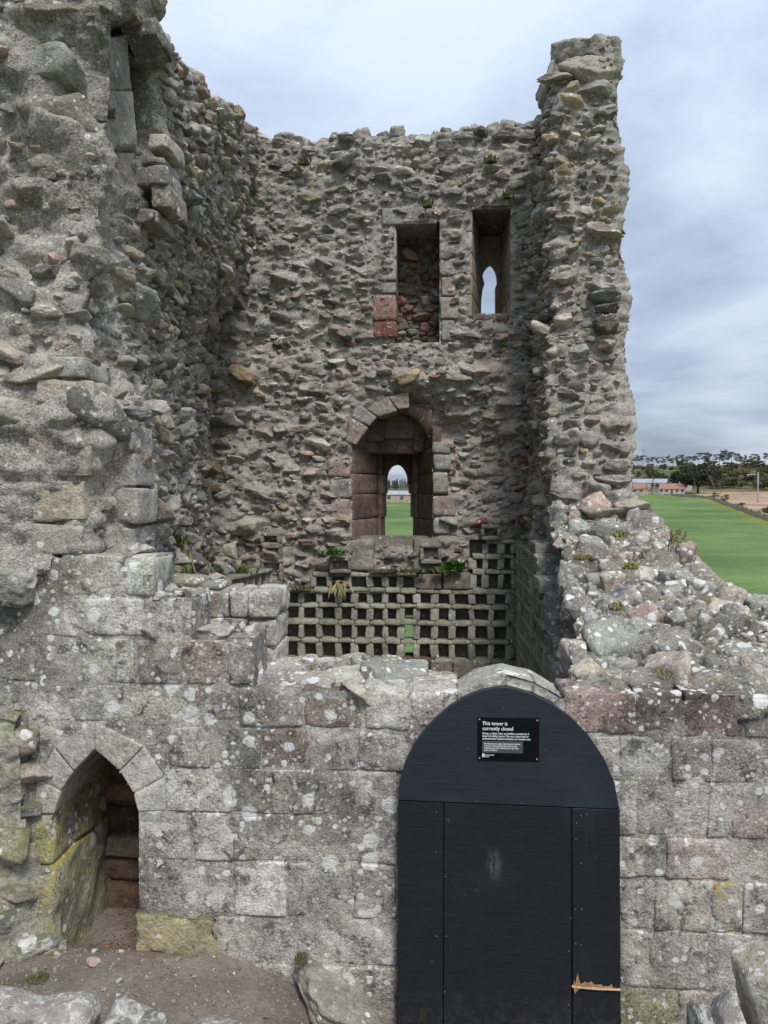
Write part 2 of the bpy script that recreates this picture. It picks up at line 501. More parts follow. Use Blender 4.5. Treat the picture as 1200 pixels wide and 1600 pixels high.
# ------------------------------------------------------------------ rubble surfaces
class Surf:
    """a wall face: base(s, z) -> point; s along the face in metres, z up"""
    def __init__(self, base, s0, s1, z0, z1, ztop=None, skip=None, push=None, amp=1.0, ncam=None):
        self.base, self.s0, self.s1, self.z0, self.z1 = base, s0, s1, z0, z1
        self.ztop = ztop or (lambda s: np.full(np.shape(s), z1)); self.skip = skip; self.push = push; self.amp = amp
        self.ncam = ncam
    def normal(self, s, z):
        e = 0.02
        ds = self.base(s + e, z) - self.base(s - e, z)
        dz = self.base(s, z + e) - self.base(s, z - e)
        n = np.cross(ds, dz)
        n /= np.linalg.norm(n, axis=1, keepdims=True) + 1e-9
        return n, ds / (np.linalg.norm(ds, axis=1, keepdims=True) + 1e-9)
    def disp(self, p):
        d = fbm(p, 1.3, 3, 21) * 0.085 + fbm(p * np.array([1, 1, 1.5]), 6.0, 3, 33) * 0.045 + fbm(p * np.array([1, 1, 1.4]), 15.0, 2, 44) * 0.03 + np.abs(fbm(p, 32.0, 2, 45)) * 0.016
        d = d * self.amp
        if self.push is not None:
            px, py = proj(p); d = d + self.push(px, py, p)
        return d
    def point(self, s, z):
        s = np.atleast_1d(np.asarray(s, float)); z = np.atleast_1d(np.asarray(z, float))
        p = self.base(s, z); n, t = self.normal(s, z)
        d = self.disp(p)
        return p + n * d[:, None], n, t
    def sheet(self, step, mb, colf, stones=None, bed=0.5):
        ns = max(2, int((self.s1 - self.s0) / step)); nz = max(2, int((self.z1 - self.z0) / step))
        S, Z = np.meshgrid(np.linspace(self.s0, self.s1, ns + 1), np.linspace(self.z0, self.z1, nz + 1), indexing='ij')
        s, z = S.ravel(), Z.ravel()
        ok = z <= self.ztop(s) + 0.02
        p, n, t = self.point(s, z)
        if self.skip is not None: ok &= ~self.skip(p, s, z)
        if stones:
            Hb = np.zeros((ns + 1, nz + 1)); ds_ = (self.s1 - self.s0) / ns; dz_ = (self.z1 - self.z0) / nz
            for q in stones:
                a_, b_ = q[2], q[3]; dep = min(a_, b_ * 1.6) * bed
                i0 = max(0, int((q[0] - self.s0 - 2 * a_) / ds_)); i1 = min(ns, int((q[0] - self.s0 + 2 * a_) / ds_) + 1)
                j0 = max(0, int((q[1] - self.z0 - 2 * b_) / dz_)); j1 = min(nz, int((q[1] - self.z0 + 2 * b_) / dz_) + 1)
                if i1 <= i0 or j1 <= j0: continue
                u = (S[i0:i1 + 1, j0:j1 + 1] - q[0]) / a_; w_ = (Z[i0:i1 + 1, j0:j1 + 1] - q[1]) / b_
                Hb[i0:i1 + 1, j0:j1 + 1] = np.maximum(Hb[i0:i1 + 1, j0:j1 + 1], dep * np.exp(-(u * u + w_ * w_) * .75))
            p = p + n * Hb.ravel()[:, None]
        idx = np.arange(len(s)).reshape(ns + 1, nz + 1)
        a, b, c, d = idx[:-1, :-1].ravel(), idx[1:, :-1].ravel(), idx[1:, 1:].ravel(), idx[:-1, 1:].ravel()
        keep = ok[a] & ok[b] & ok[c] & ok[d]
        a, b, c, d = a[keep], b[keep], c[keep], d[keep]
        T = np.concatenate([np.stack([a, b, c], 1), np.stack([a, c, d], 1)])
        used = np.unique(T); remap = -np.ones(len(s), int); remap[used] = np.arange(len(used))
        mb.add(p[used], remap[T], colf(p[used]))
def mort_col(p):
    px, py = proj(p)
    f = fbm(p, 2.2, 3, 71)
    c = np.array(MORT)[None, :] * (1 + 0.16 * f[:, None])
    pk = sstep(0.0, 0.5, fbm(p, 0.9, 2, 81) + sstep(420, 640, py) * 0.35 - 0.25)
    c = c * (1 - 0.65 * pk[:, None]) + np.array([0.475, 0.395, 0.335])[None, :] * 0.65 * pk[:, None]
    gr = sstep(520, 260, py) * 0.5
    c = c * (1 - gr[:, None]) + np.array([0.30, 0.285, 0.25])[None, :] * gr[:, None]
    return c
def pack(surf, stages, rng, accept=None, pre=None, k=0.92):
    """dart throwing; stages: (n_try, wmin, wmax, aspect_min, aspect_max)"""
    cell = 0.35; grid = {}; out = []
    def put(s, z, a, b): grid.setdefault((int(s // cell), int(z // cell)), []).append((s, z, a, b))
    for q in (pre or []): put(*q)
    for n, w0, w1, a0, a1 in stages:
        S = rng.uniform(surf.s0, surf.s1, n); Z = rng.uniform(surf.z0, surf.z1, n)
        ok = Z < surf.ztop(S) - 0.01
        P = surf.base(S, Z)
        if surf.skip is not None: ok &= ~surf.skip(P, S, Z)
        px, py = proj(P)
        if accept is not None: ok &= accept(px, py, P)
        Wd = rng.uniform(0, 1, n) ** 1.4 * (w1 - w0) + w0; A = rng.uniform(a0, a1, n)
        for i in np.nonzero(ok)[0]:
            a = Wd[i] / 2; b = a * A[i]; s, z = S[i], Z[i]
            gs, gz = int(s // cell), int(z // cell); bad = False
            for u in (-1, 0, 1):
                for v in (-1, 0, 1):
                    for (s2, z2, a2, b2) in grid.get((gs + u, gz + v), ()):
                        if ((s - s2) / (a + a2)) ** 2 + ((z - z2) / (b + b2)) ** 2 < k * k: bad = True; break
                    if bad: break
                if bad: break
            if bad: continue
            put(s, z, a, b); out.append((s, z, a, b, px[i], py[i]))
    return out
def rotm(n, t, ang, tilt, roll):
    u = np.cross(n, t); u /= np.linalg.norm(u)
    c, s = math.cos(ang), math.sin(ang)
    t2 = t * c + u * s; u2 = -t * s + u * c
    c, s = math.cos(tilt), math.sin(tilt)
    n2 = n * c + u2 * s; u3 = -n * s + u2 * c
    c, s = math.cos(roll), math.sin(roll)
    t3 = t2 * c + n2 * s; n3 = -t2 * s + n2 * c
    return np.stack([t3, n3, u3], 1)           # columns: width, depth(out), up
def lay_stones(surf, stones, parent, rng, mat, n_single=280, big_depth=0.8, proud=0.35, name='stone', small_name='rubble_infill', tint=palette, angj=0.16, fill=1.08):
    if not stones: return
    s = np.array([q[0] for q in stones]); z = np.array([q[1] for q in stones])
    P, Nn, Tt = surf.point(s, z)
    dist = np.linalg.norm(P - CAMP, axis=1)
    inv = np.array([(-40 < q[4] < 1240) and (-40 < q[5] < 1640) for q in stones])
    area = np.array([q[2] * q[3] for q in stones]) / dist ** 2 * np.where(inv, 1, 0.02)
    order = np.argsort(-area)
    mb = MB(); pl = np.array(parent.location)
    for rank, i in enumerate(order):
        s_, z_, a, b, px, py = stones[i]
        dep = min(a, b * 1.6) * rng.uniform(0.75, 1.3) * big_depth + 0.012
        R = rotm(Nn[i], Tt[i], rng.normal(0, angj), rng.normal(0, 0.2), rng.normal(0, 0.16))
        sc = np.array([a * fill, dep, b * fill])
        off = dep * rng.uniform(min(-0.42, proud - 0.2), proud)
        c = P[i] + Nn[i] * off
        colr = tint(px, py, rng)
        if rank < n_single:
            kind, k = ('rnd', int(rng.integers(len(ROCK_RND)))) if rng.random() < 0.13 else ('big', int(rng.integers(len(ROCK_BIG))))
            o = link(name, rock_mesh(kind, k, mat), None, parent, colr)
            M4 = np.eye(4); M4[:3, :3] = R * sc[None, :]; M4[:3, 3] = c - pl
            o.matrix_local = Matrix(M4.tolist())
        else:
            v, t = ROCK_SML[int(rng.integers(len(ROCK_SML)))]
            mb.add((v * sc) @ R.T + c - pl, t, colr)
    if mb.n:
        o = link(small_name, mb.mesh(small_name, False), mat, parent)
        o['kind'] = 'stuff'
def solid_cells(xe, ze, inside, y0, y1, mb, col):
    """extruded 2-D cell pattern (a wall slab with openings), only outer faces"""
    nx, nz = len(xe) - 1, len(ze) - 1
    S = np.zeros((nx + 2, nz + 2), bool)
    for i in range(nx):
        for j in range(nz):
            S[i + 1, j + 1] = inside((xe[i] + xe[i + 1]) / 2, (ze[j] + ze[j + 1]) / 2)
    V = []; T = []
    def q(a, b, c, d):
        k = len(V); V.extend([a, b, c, d]); T.extend([(k, k + 1, k + 2), (k, k + 2, k + 3)])
    for i in range(nx):
        for j in range(nz):
            if not S[i + 1, j + 1]: continue
            x0, x1, z0, z1 = xe[i], xe[i + 1], ze[j], ze[j + 1]
            q((x0, y0, z0), (x1, y0, z0), (x1, y0, z1), (x0, y0, z1)); q((x0, y1, z0), (x0, y1, z1), (x1, y1, z1), (x1, y1, z0))
            if not S[i, j + 1]: q((x0, y0, z0), (x0, y0, z1), (x0, y1, z1), (x0, y1, z0))
            if not S[i + 2, j + 1]: q((x1, y0, z0), (x1, y1, z0), (x1, y1, z1), (x1, y0, z1))
            if not S[i + 1, j]: q((x0, y0, z0), (x0, y1, z0), (x1, y1, z0), (x1, y0, z0))
            if not S[i + 1, j + 2]: q((x0, y0, z1), (x1, y0, z1), (x1, y1, z1), (x0, y1, z1))
    mb.add(V, T, col)
# ------------------------------------------------------------------ terrain
def terr(x, y):
    x = np.asarray(x, float); y = np.asarray(y, float)
    r = np.hypot(x, y - 6); az = np.degrees(np.arctan2(x, y))
    mound = 6.0 * (1 - sstep(11, 42, r))
    rise = np.interp(r, [0, 70, 140, 250, 400, 520, 650, 760, 1200, 3000], [0, 0, 1.2, 3.7, 7.6, 10.5, 12.0, 12.0, 6.0, 0])
    hill = sstep(6, 13, az) * sstep(430, 660, r) * 16.5 * (1 - sstep(760, 1500, r))
    w = fbm(np.stack([x.ravel() / 60, y.ravel() / 60, 0 * x.ravel()], 1), 1.0, 2, 91).reshape(x.shape) * 0.8 * sstep(60, 200, r)
    return -6.8 + mound + rise + hill + w
field_m, nt = new_mat('field_ground'); g = G(nt)
P = g.n('ShaderNodeNewGeometry').outputs['Position']
at = g.n('ShaderNodeAttribute', attribute_name='tint').outputs['Color']
# drilled crop rows and tramlines
mp = g.n('ShaderNodeMapping', {'Vector': P}); mp.inputs['Rotation'].default_value = (0, 0, 0.9)
wv = g.n('ShaderNodeTexWave', {'Vector': mp.outputs[0], 'Scale': 0.5, 'Distortion': 2.0, 'Detail': 2.0, 'Detail Scale': 0.3})
n1 = g.noise(P, 0.05, 4, 0.6); n2 = g.noise(P, 1.3, 3, 0.7)
v = g.math('ADD', g.ramp(wv.outputs['Fac'], 0.2, 0.9, 0.88, 1.1), g.ramp(n1, 0.3, 0.7, -0.24, 0.24))
v = g.math('ADD', v, g.ramp(n2, 0.3, 0.7, -0.1, 0.1))
c = g.mix(1.0, at, g.n('ShaderNodeCombineXYZ', {0: v, 1: v, 2: v}).outputs[0], 'MULTIPLY')
bs = g.n('ShaderNodeBsdfPrincipled', {'Base Color': c, 'Roughness': 0.95}); bs.inputs['Specular IOR Level'].default_value = 0.1
b = g.n('ShaderNodeBump', {'Height': n2, 'Strength': 0.4, 'Distance': 0.3}); g.set(bs.inputs['Normal'], b.outputs[0])
nt.links.new(bs.outputs[0], g.n('ShaderNodeOutputMaterial').inputs[0])
# boundary of the green field: azimuth (deg, right of +Y) -> range
DYKE_AZ = np.array([-60, -30, -8, -3, 2, 8, 13, 15.5, 17.0, 18.6, 20.3, 22.0, 24.5, 30, 45])
DYKE_R = np.array([300, 300, 300, 300, 300, 330, 385, 385, 380, 350, 290, 225, 160, 120, 100.0])
rad = np.concatenate([np.linspace(0, 30, 24), np.geomspace(32, 900, 150), np.geomspace(950, 3500, 14)])
ang = np.radians(np.concatenate([np.linspace(-180, -32, 60)[:-1], np.linspace(-32, 42, 260), np.linspace(42, 180, 60)[1:-1]]))
R_, A_ = np.meshgrid(rad, ang, indexing='ij')
X_, Y_ = R_ * np.sin(A_), R_ * np.cos(A_)
Z_ = terr(X_, Y_)
na = len(ang); idx = np.arange(R_.size).reshape(R_.shape)
idn = np.roll(idx, -1, axis=1)
a, b_, c_, d = idx[:-1].ravel(), idx[1:].ravel(), idn[1:].ravel(), idn[:-1].ravel()
T = np.concatenate([np.stack([a, b_, c_], 1), np.stack([a, c_, d], 1)])
pts = np.stack([X_.ravel(), Y_.ravel(), Z_.ravel()], 1)
azd = np.degrees(A_.ravel()); rr = R_.ravel()
inside = rr < np.interp(azd, DYKE_AZ, DYKE_R)
colr = np.where(inside[:, None], np.array([[0.125, 0.19, 0.064]]), np.array([[0.14, 0.135, 0.07]]))
plough = (~inside) & (azd > 18.4) & (rr < 440)
colr = np.where(plough[:, None], np.array([[0.36, 0.25, 0.17]]), colr)
edge = inside & (rr > np.interp(azd, DYKE_AZ, DYKE_R) - 26) & (azd > 15)
colr = np.where(edge[:, None], np.array([[0.17, 0.20, 0.045]]), colr)
rough = (rr > 470)
colr = np.where((rough & ~inside)[:, None], np.array([[0.115, 0.115, 0.055]]) * (1 + 0.5 * fbm(pts / 40, 1.0, 3, 5))[:, None], colr)
o = link('field', make_mesh('field', pts, T[:, ::-1], colr, True), field_m); o['kind'] = 'structure'

# courtyard earth in front of the wall
def court_h(x, y):
    z = 0.21 - 0.3 * sstep(-1.35, -0.1, x) - 0.02 * x
    z = z + 0.05 * (4.2 - y) * 0.2 - 0.12 * sstep(3.9, 2.0, y) * sstep(-2.6, -1.0, x)
    z = z - .16 * sstep(4.1, 4.5, y) * (x < -1.3)
    q = np.stack([np.ravel(x), np.ravel(y), 0 * np.ravel(x)], 1)
    return z + (fbm(q, 1.5, 3, 14) * 0.05 + fbm(q, 9, 3, 15) * 0.018 + fbm(q, 40, 2, 16) * 0.007).reshape(np.shape(x))
gx = np.concatenate([np.linspace(-7, -3.2, 20)[:-1], np.linspace(-3.2, 2.0, 200), np.linspace(2, 6, 20)[1:]])
gy = np.concatenate([np.linspace(-6, 1.5, 30)[:-1], np.linspace(1.5, 5.0, 140)])
GX, GY = np.meshgrid(gx, gy, indexing='ij'); GZ = court_h(GX, GY)
edgem = (GX < -6.9) | (GX > 5.9) | (GY < -5.9) | (GY > 4.99)
GZ = np.where(edgem, -1.2, GZ)
idx = np.arange(GX.size).reshape(GX.shape)
a, b_, c_, d = idx[:-1, :-1].ravel(), idx[1:, :-1].ravel(), idx[1:, 1:].ravel(), idx[:-1, 1:].ravel()
T = np.concatenate([np.stack([a, b_, c_], 1), np.stack([a, c_, d], 1)])
pts = np.stack([GX.ravel(), GY.ravel(), GZ.ravel()], 1)
earth_m, nt = new_mat('trodden_earth'); g = G(nt)
P = g.n('ShaderNodeNewGeometry').outputs['Position']
n1 = g.noise(P, 3.0, 4, 0.6); n2 = g.noise(P, 30.0, 4, 0.7); n3 = g.noise(P, 130.0, 2, 0.7)
c = g.mix(g.ramp(n1, 0.3, 0.7), (0.225, 0.192, 0.158), (0.325, 0.283, 0.236))
c = g.mix(g.ramp(n2, 0.35, 0.75, 0, 0.6), c, (0.155, 0.128, 0.1))
c = g.mix(g.math('MULTIPLY', g.ramp(g.noise(P, 2.1, 3, 0.6, 0.5), 0.56, 0.68), 0.5), c, (0.085, 0.095, 0.035))
c = g.mix(g.math('MULTIPLY', g.spots(P, 45.0, 0.75, 0.5, 0.1), 0.8), c, (0.33, 0.28, 0.24))
c = g.mix(g.math('MULTIPLY', g.spots(P, 110.0, 0.6, 0.5, 0.1), 0.6), c, (0.30, 0.26, 0.22))
bs = g.n('ShaderNodeBsdfPrincipled', {'Base Color': c, 'Roughness': 0.95}); bs.inputs['Specular IOR Level'].default_value = 0.2
b = g.n('ShaderNodeBump', {'Height': g.math('ADD', n2, g.math('MULTIPLY', n3, 0.5)), 'Strength': 0.9, 'Distance': 0.03}); g.set(bs.inputs['Normal'], b.outputs[0])
nt.links.new(bs.outputs[0], g.n('ShaderNodeOutputMaterial').inputs[0])
o = link('ground', make_mesh('ground', pts, T, None, True), earth_m); o['kind'] = 'structure'

# ------------------------------------------------------------------ back wall of the tower (inner face at Y = 10)
YB = 10.0
XY = lambda px, py, Y=YB: hitY(px, py, Y)[[0, 2]]
bw = thing('tower_back_wall', 'tall grey rubble back wall of the ruined tower with windows and nest boxes', 'wall', (0, YB, 0))
bx0, bx1 = XY(280, 765)[0], XY(900, 765)[0]
top_px = [(250, 202), (395, 206), (470, 214), (540, 208), (600, 203), (660, 205), (720, 196), (780, 190), (835, 184), (900, 180)]
top_x = np.array([XY(p, q)[0] for p, q in top_px]); top_z = np.array([XY(p, q)[1] for p, q in top_px])
btop = lambda s: np.interp(s, top_x, top_z) - 0.10
def rect(px0, px1, py0, py1, Y=YB):
    a = XY((px0), py1, Y); b = XY(px1, py0, Y); return (a[0], b[0], a[1], b[1])
OP_WIN = rect(553, 675, 642, 852)
OP_BLIND = rect(619, 687, 350, 536)
OP_SLIT = rect(735, 797, 326, 494)
OP_LOW = rect(604, 668, 965, 1100)
OPS = [OP_WIN, OP_BLIND, OP_SLIT, OP_LOW]
NEST = rect(428, 805, 922, 1032)
NEST2 = rect(733, 805, 842, 922)
NEST0 = rect(490, 735, 894, 922)
def in_rects(x, z, rs, m=0.0):
    k = np.zeros(np.shape(x), bool)
    for (a, b, c, d) in rs: k |= (x > a + m) & (x < b - m) & (z > c + m) & (z < d - m)
    return k
def arch_top(x, z):
    """solid corner fill above the window's rear arch"""
    x0, x1, z0, z1 = OP_WIN; xc = (x0 + x1) / 2; h = 0.42
    zz = z1 - h * np.clip(np.abs(x - xc) / ((x1 - x0) / 2), 0, 1) ** 2.3
    return (x > x0) & (x < x1) & (z > zz) & (z < z1 + 0.01)
def bskip(p, s, z):
    hole = in_rects(s, z, OPS, -0.0) & ~arch_top(s, z)
    return hole | in_rects(s, z, [NEST, NEST2, NEST0], 0.01)
def bpush(px, py, p):
    d = np.zeros(len(px))
    d += 0.16 * sstep(470, 380, py) * 0.3
    # hollows and proud ledges
    d -= 0.28 * np.exp(-(((px - 648) / 38) ** 2 + ((py - 640) / 22) ** 2))
    d -= 0.22 * np.exp(-(((px - 705) / 38) ** 2 + ((py - 672) / 22) ** 2))
    d += 0.14 * np.exp(-(((px - 690) / 80) ** 2 + ((py - 590) / 26) ** 2))
    d -= 0.10 * np.exp(-(((px - 770) / 60) ** 2 + ((py - 720) / 60) ** 2))
    d += 0.10 * sstep(860, 905, py) * sstep(440, 400, px)
    d -= 0.12 * np.exp(-(((px - 640) / 14) ** 2 + ((py - 262) / 14) ** 2))
    return d
BS = Surf(lambda s, z: np.stack([s, np.full_like(s, YB), z], 1), bx0, bx1, -0.7, 7.6, btop, bskip, bpush)
rg = np.random.default_rng(21)
pre = []
def pre_rect(q, m=0.05):
    x0, x1, z0, z1 = q; r_ = []
    n = max(1, int((x1 - x0) / 0.12)); k = max(1, int((z1 - z0) / 0.12))
    for i in range(n + 1):
        for j in range(k + 1): r_.append((x0 + (x1 - x0) * i / n, z0 + (z1 - z0) * j / k, 0.05, 0.05))
    return r_
for q in OPS + [NEST, NEST2, NEST0]: pre += pre_rect(q)
pre += pre_rect(rect(596, 688, 322, 352)) + pre_rect(rect(590, 619, 352, 536)) + pre_rect(rect(545, 680, 625, 645))
vis = lambda px, py, P_: (py < 1120)
st = pack(BS, [(110, 0.26, 0.4, 0.4, 0.6), (1300, 0.17, 0.28, 0.32, 0.62), (3200, 0.11, 0.19, 0.32, 0.65), (7000, 0.07, 0.12, 0.38, 0.8), (8000, 0.04, 0.07, 0.45, 0.9)], rg, vis, pre, .95)
mb = MB()
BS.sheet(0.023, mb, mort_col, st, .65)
xe = sorted(set([bx0, bx1] + [v for q in OPS for v in q[:2]])); ze = sorted(set([-0.7] + [v for q in OPS for v in q[2:]] + list(np.linspace(5.6, 7.25, 4))))
xs2 = sorted(set(list(np.linspace(bx0, bx1, 14)) + xe))
solid_cells(xs2, ze, lambda x, z: not in_rects(np.array([x]), np.array([z]), OPS)[0], YB + 0.34, YB + 1.2, mb, (0.28, 0.25, 0.21))
# the rear-arch corner fill
xs = np.linspace(OP_WIN[0], OP_WIN[1], 15); xc = (OP_WIN[0] + OP_WIN[1]) / 2
zz = OP_WIN[3] - 0.42 * (np.abs(xs - xc) / ((OP_WIN[1] - OP_WIN[0]) / 2)) ** 2.3
for h in (range(0, 8), range(7, 15)):
    h = list(h)
    poly = [(xs[i], YB + 0.12, zz[i] + 0.02) for i in h] + [(xs[h[-1]], YB + 0.12, OP_WIN[3] + 0.1), (xs[h[0]], YB + 0.12, OP_WIN[3] + 0.1)]
    poly = [p for k, p in enumerate(poly)]
    v, t = extrude_poly(poly, (0, 1, 0), 0.3); mb.add(v, t, (0.2, 0.14, 0.11))
mb_v = [v - np.array([0, YB, 0]) for v in mb.v]; mb.v = mb_v
link('mortar_core', mb.mesh('mortar_core'), M['mortar'], bw)
lay_stones(BS, st, bw, rg, M['rubble'], 290, big_depth=1.0, proud=.18, angj=.2)

def part(name, v, t, mat, parent, tint=(1, 1, 1), smooth=True):
    return obj_centered(name, v, t, mat, parent, None, smooth, tint)
def yblock(px0, px1, py0, py1, Y0, Y1, **k):
    a = hitY(px0, py1, Y0); b = hitY(px1, py0, Y0)
    return aabb_block(a[0], b[0], Y0, Y1, a[2], b[2], **k)
# cap stones along the wall head
x = bx0 + 0.9
k = 0
while x < XY(850, 200)[0]:
    w = rg.uniform(0.13, 0.27); zt = np.interp(x, top_x, top_z)
    for row in (0, 1):
        kind = 'rnd' if rg.random() < 0.55 else 'big'
        o = link('cap_stone', rock_mesh(kind, int(rg.integers(10 if kind == 'rnd' else 36)), M['mass']), None, bw, pick(rg, [(3, GREY), (2, GREEN), (2, WARM)]))
        M4 = np.eye(4); M4[:3, :3] = rotm(np.array([0, -1.0, 0]), np.array([1.0, 0, 0]), rg.normal(0, .2), rg.normal(0, .2), rg.normal(0, .3)) * np.array([w * 0.56, 0.14, w * rg.uniform(0.32, 0.46)])[None, :]
        M4[:3, 3] = (x, (0.05 if row == 0 else 0.4) + rg.uniform(-.04, .06), zt - 0.075 + (0.0 if row == 0 else -0.03) + rg.uniform(-.03, .02))
        o.matrix_local = Matrix(M4.tolist())
    x += w * rg.uniform(0.8, 1.0)
# --- lower window: splayed red sandstone jambs, lintel, arched light
REDB = (0.165, 0.112, 0.09)
def prism_block(plan, z0, z1, name, parent, mat, tint, r=0.012, res=0.06, amp=0.007, seed=0):
    """plan: 4 points (front-left, front-right, back-left, back-right)"""
    c = [(p[0], p[1], z) for z in (z0, z1) for p in plan]
    v, t = rblock(c, r=r, res=res, amp=amp, seed=seed)
    return part(name, v, t, mat, parent, tint)
def X_at(px, Y): return hitY(px, 765, Y)[0]
zs = [OP_WIN[2] - 0.02, 0, 0, 0, 0, 0, 0]
zlev = [hitY(560, q, YB)[2] for q in (852, 812, 772, 740, 700, 668)]
for i in range(5):
    z0, z1 = zlev[i], zlev[i + 1] + 0.001 * (i % 2)
    # left splay
    prism_block([(X_at(540, YB), YB + .02), (X_at(554, YB), YB + .0), (X_at(540, YB), YB + .72), (X_at(591, YB + .68), YB + .68)], z0, z1, 'jamb_stone', bw, M['jamb'], np.array(REDB) * rg.uniform(.8, 1.35), seed=i)
    prism_block([(X_at(686, YB), YB + .68), (X_at(652, YB + .68), YB + .68), (X_at(686, YB), YB + .0), (X_at(676, YB), YB + .01)][2:] and [(X_at(676, YB), YB + .0), (X_at(690, YB), YB + .02), (X_at(652, YB + .68), YB + .68), (X_at(690, YB), YB + .72)], z0, z1, 'jamb_stone', bw, M['jamb'], np.array(REDB) * rg.uniform(.6, 1.1), seed=i + 20)
    if i < 4:
        jl = [602, 604, 606, 604][i]; jr = [645, 641, 638, 637][i]
        prism_block([(X_at(560, YB + .7), YB + .7), (X_at(jl - 7, YB + .7), YB + .7), (X_at(560, YB + 1.15), YB + 1.15), (X_at(jl, YB + 1.15), YB + 1.15)], z0, z1 + (0.0 if i < 3 else 0.02), 'rebate_stone', bw, M['jamb'], np.array(REDB) * rg.uniform(.6, 1.3), seed=i + 40)
        prism_block([(X_at(jr + 8, YB + .7), YB + .7), (X_at(690, YB + .7), YB + .7), (X_at(jr, YB + 1.15), YB + 1.15), (X_at(690, YB + 1.15), YB + 1.15)], z0, z1 + (0.0 if i < 3 else 0.02), 'rebate_stone', bw, M['jamb'], np.array(REDB) * rg.uniform(.45, 1.0), seed=i + 60)
# arched window head in two stones at the outer face
def head_half(side, pxs, pys, pxo, pyt, pyb, Y, d, mat, tint, name):
    pts = [hitY(a_, b_, Y) for a_, b_ in zip(pxs, pys)]
    pts += [hitY(pxs[-1], pyt, Y), hitY(pxo, pyt, Y), hitY(pxo, pyb, Y)]
    v, t = extrude_poly(pts, (0, 1, 0), d); part(name, v, t, mat, bw, tint, False)
YO = YB + 0.98
head_half(0, [604, 604.5, 607, 611, 616, 621], [757, 745, 736, 730, 727, 726], 575, 690, 757, YO, 0.2, M['jamb'], np.array(REDB), 'arch_stone')
head_half(1, [637, 636, 633, 629, 625, 621], [757, 745, 737, 731, 727.5, 726], 670, 690, 757, YO, 0.2, M['jamb'], np.array(REDB) * .8, 'arch_stone')
v, t = yblock(586, 656, 684, 709, YB + .42, YB + 1.1, r=.015, amp=.012, res=.06); part('window_lintel', v, t, M['jamb'], bw, np.array(REDB) * .95)
# tympanum stones over the lintel
for q in [(556, 600, 656, 690), (600, 648, 646, 686), (646, 674, 656, 705), (570, 640, 634, 658), (556, 588, 688, 708)]:
    v, t = yblock(*q, YB + .36 + rg.uniform(-.06, .05), YB + .9, r=.03, amp=.03, res=.05, freq=5, seed=int(q[0])); part('tympanum_stone', v, t, M['jamb'], bw, np.array((.2, .13, .1)) * rg.uniform(.8, 1.3))
# rear-arch voussoirs on the left
for q, tn in [([(540, 690), (556, 695), (575, 668), (545, 650)], PINK), ([(547, 652), (577, 665), (589, 652), (562, 632)], GREY), ([(574, 640), (592, 652), (622, 642), (606, 618)], WARM), ([(606, 620), (622, 640), (640, 638), (638, 612)], PINK)]:
    p4 = [hitY(a_, b_, YB - .06) for a_, b_ in q]
    v, t = quad_block(p4, (0, 1, 0), .38, r=.02, amp=.018, res=.04, seed=int(q[0][0])); part('voussoir', v, t, M['mass'], bw, np.array(tn) * 1.0)
# sill and step under the window
v, t = yblock(580, 648, 853, 890, YB + .05, YB + 1.1, r=.03, amp=.025, res=.05); part('window_sill', v, t, M['mass'], bw, (.29, .2, .165))
v, t = yblock(590, 612, 845, 860, YB + .55, YB + 1.15, r=.03, amp=.03, res=.04); part('sill_stone', v, t, M['jamb'], bw, (.2, .12, .09))
v, t = yblock(628, 650, 846, 860, YB + .6, YB + 1.15, r=.03, amp=.03, res=.04); part('sill_stone', v, t, M['jamb'], bw, (.2, .12, .09))
v, t = yblock(520, 584, 845, 892, YB - .06, YB + .4, r=.04, amp=.035, res=.04); part('sill_block', v, t, M['mass'], bw, (.31, .28, .235))
v, t = yblock(646, 662, 842, 892, YB - .08, YB + .35, r=.02, amp=.015, res=.04); part('sill_block', v, t, M['nest'], bw, (.26, .25, .2))
v, t = yblock(655, 690, 842, 857, YB - .08, YB + .3, r=.02, amp=.015, res=.04); part('sill_block', v, t, M['nest'], bw, (.26, .25, .2))
# facing stones up the window edges
for q, tn in [((512, 546, 718, 745), PINK), ((515, 549, 748, 778), GREY), ((516, 546, 780, 812), PINK), ((676, 702, 690, 708), GREY), ((677, 704, 710, 734), GREY), ((676, 700, 737, 772), WARM), ((676, 712, 775, 806), PINK), ((677, 702, 808, 834), PALE)]:
    v, t = yblock(*q, YB - .05, YB + .3, r=.025, amp=.025, res=.04, seed=int(q[2])); part('facing_stone', v, t, M['mass'], bw, np.array(tn) * rg.uniform(.9, 1.1))
# --- blind doorway: lintel, quoins, red rubble filling
v, t = yblock(597, 683, 323, 351, YB - .10, YB + .5, r=.015, amp=.008, res=.05); part('door_lintel', v, t, M['mass'], bw, (.34, .33, .28))
for i, (q, tn) in enumerate([((596, 619, 353, 402), PALE), ((590, 619, 404, 438), GREY), ((596, 619, 440, 458), GREY), ((583, 619, 460, 500), (.33, .19, .15)), ((584, 619, 502, 527), (.28, .12, .09)), ((688, 716, 352, 378), GREY), ((688, 706, 380, 402), WARM), ((688, 712, 404, 430), GREY), ((690, 712, 432, 462), PINK), ((688, 716, 464, 498), WARM), ((690, 710, 500, 532), GREY)]):
    v, t = yblock(*q, YB - .06, YB + .45, r=.02, amp=.015, res=.045, seed=i); part('quoin_stone', v, t, M['mass'], bw, np.array(tn))
v, t = yblock(600, 700, 330, 560, YB + .52, YB + .8, r=.01, amp=.01, res=.1); part('blind_door_filling', v, t, M['mortar'], bw, (.24, .2, .17))
fs = Surf(lambda s, z: np.stack([s, np.full_like(s, YB + .51), z], 1), OP_BLIND[0], OP_BLIND[1], OP_BLIND[2], OP_BLIND[3], amp=.2)
st = pack(fs, [(200, .13, .22, .5, .8), (500, .07, .13, .5, .8)], rg)
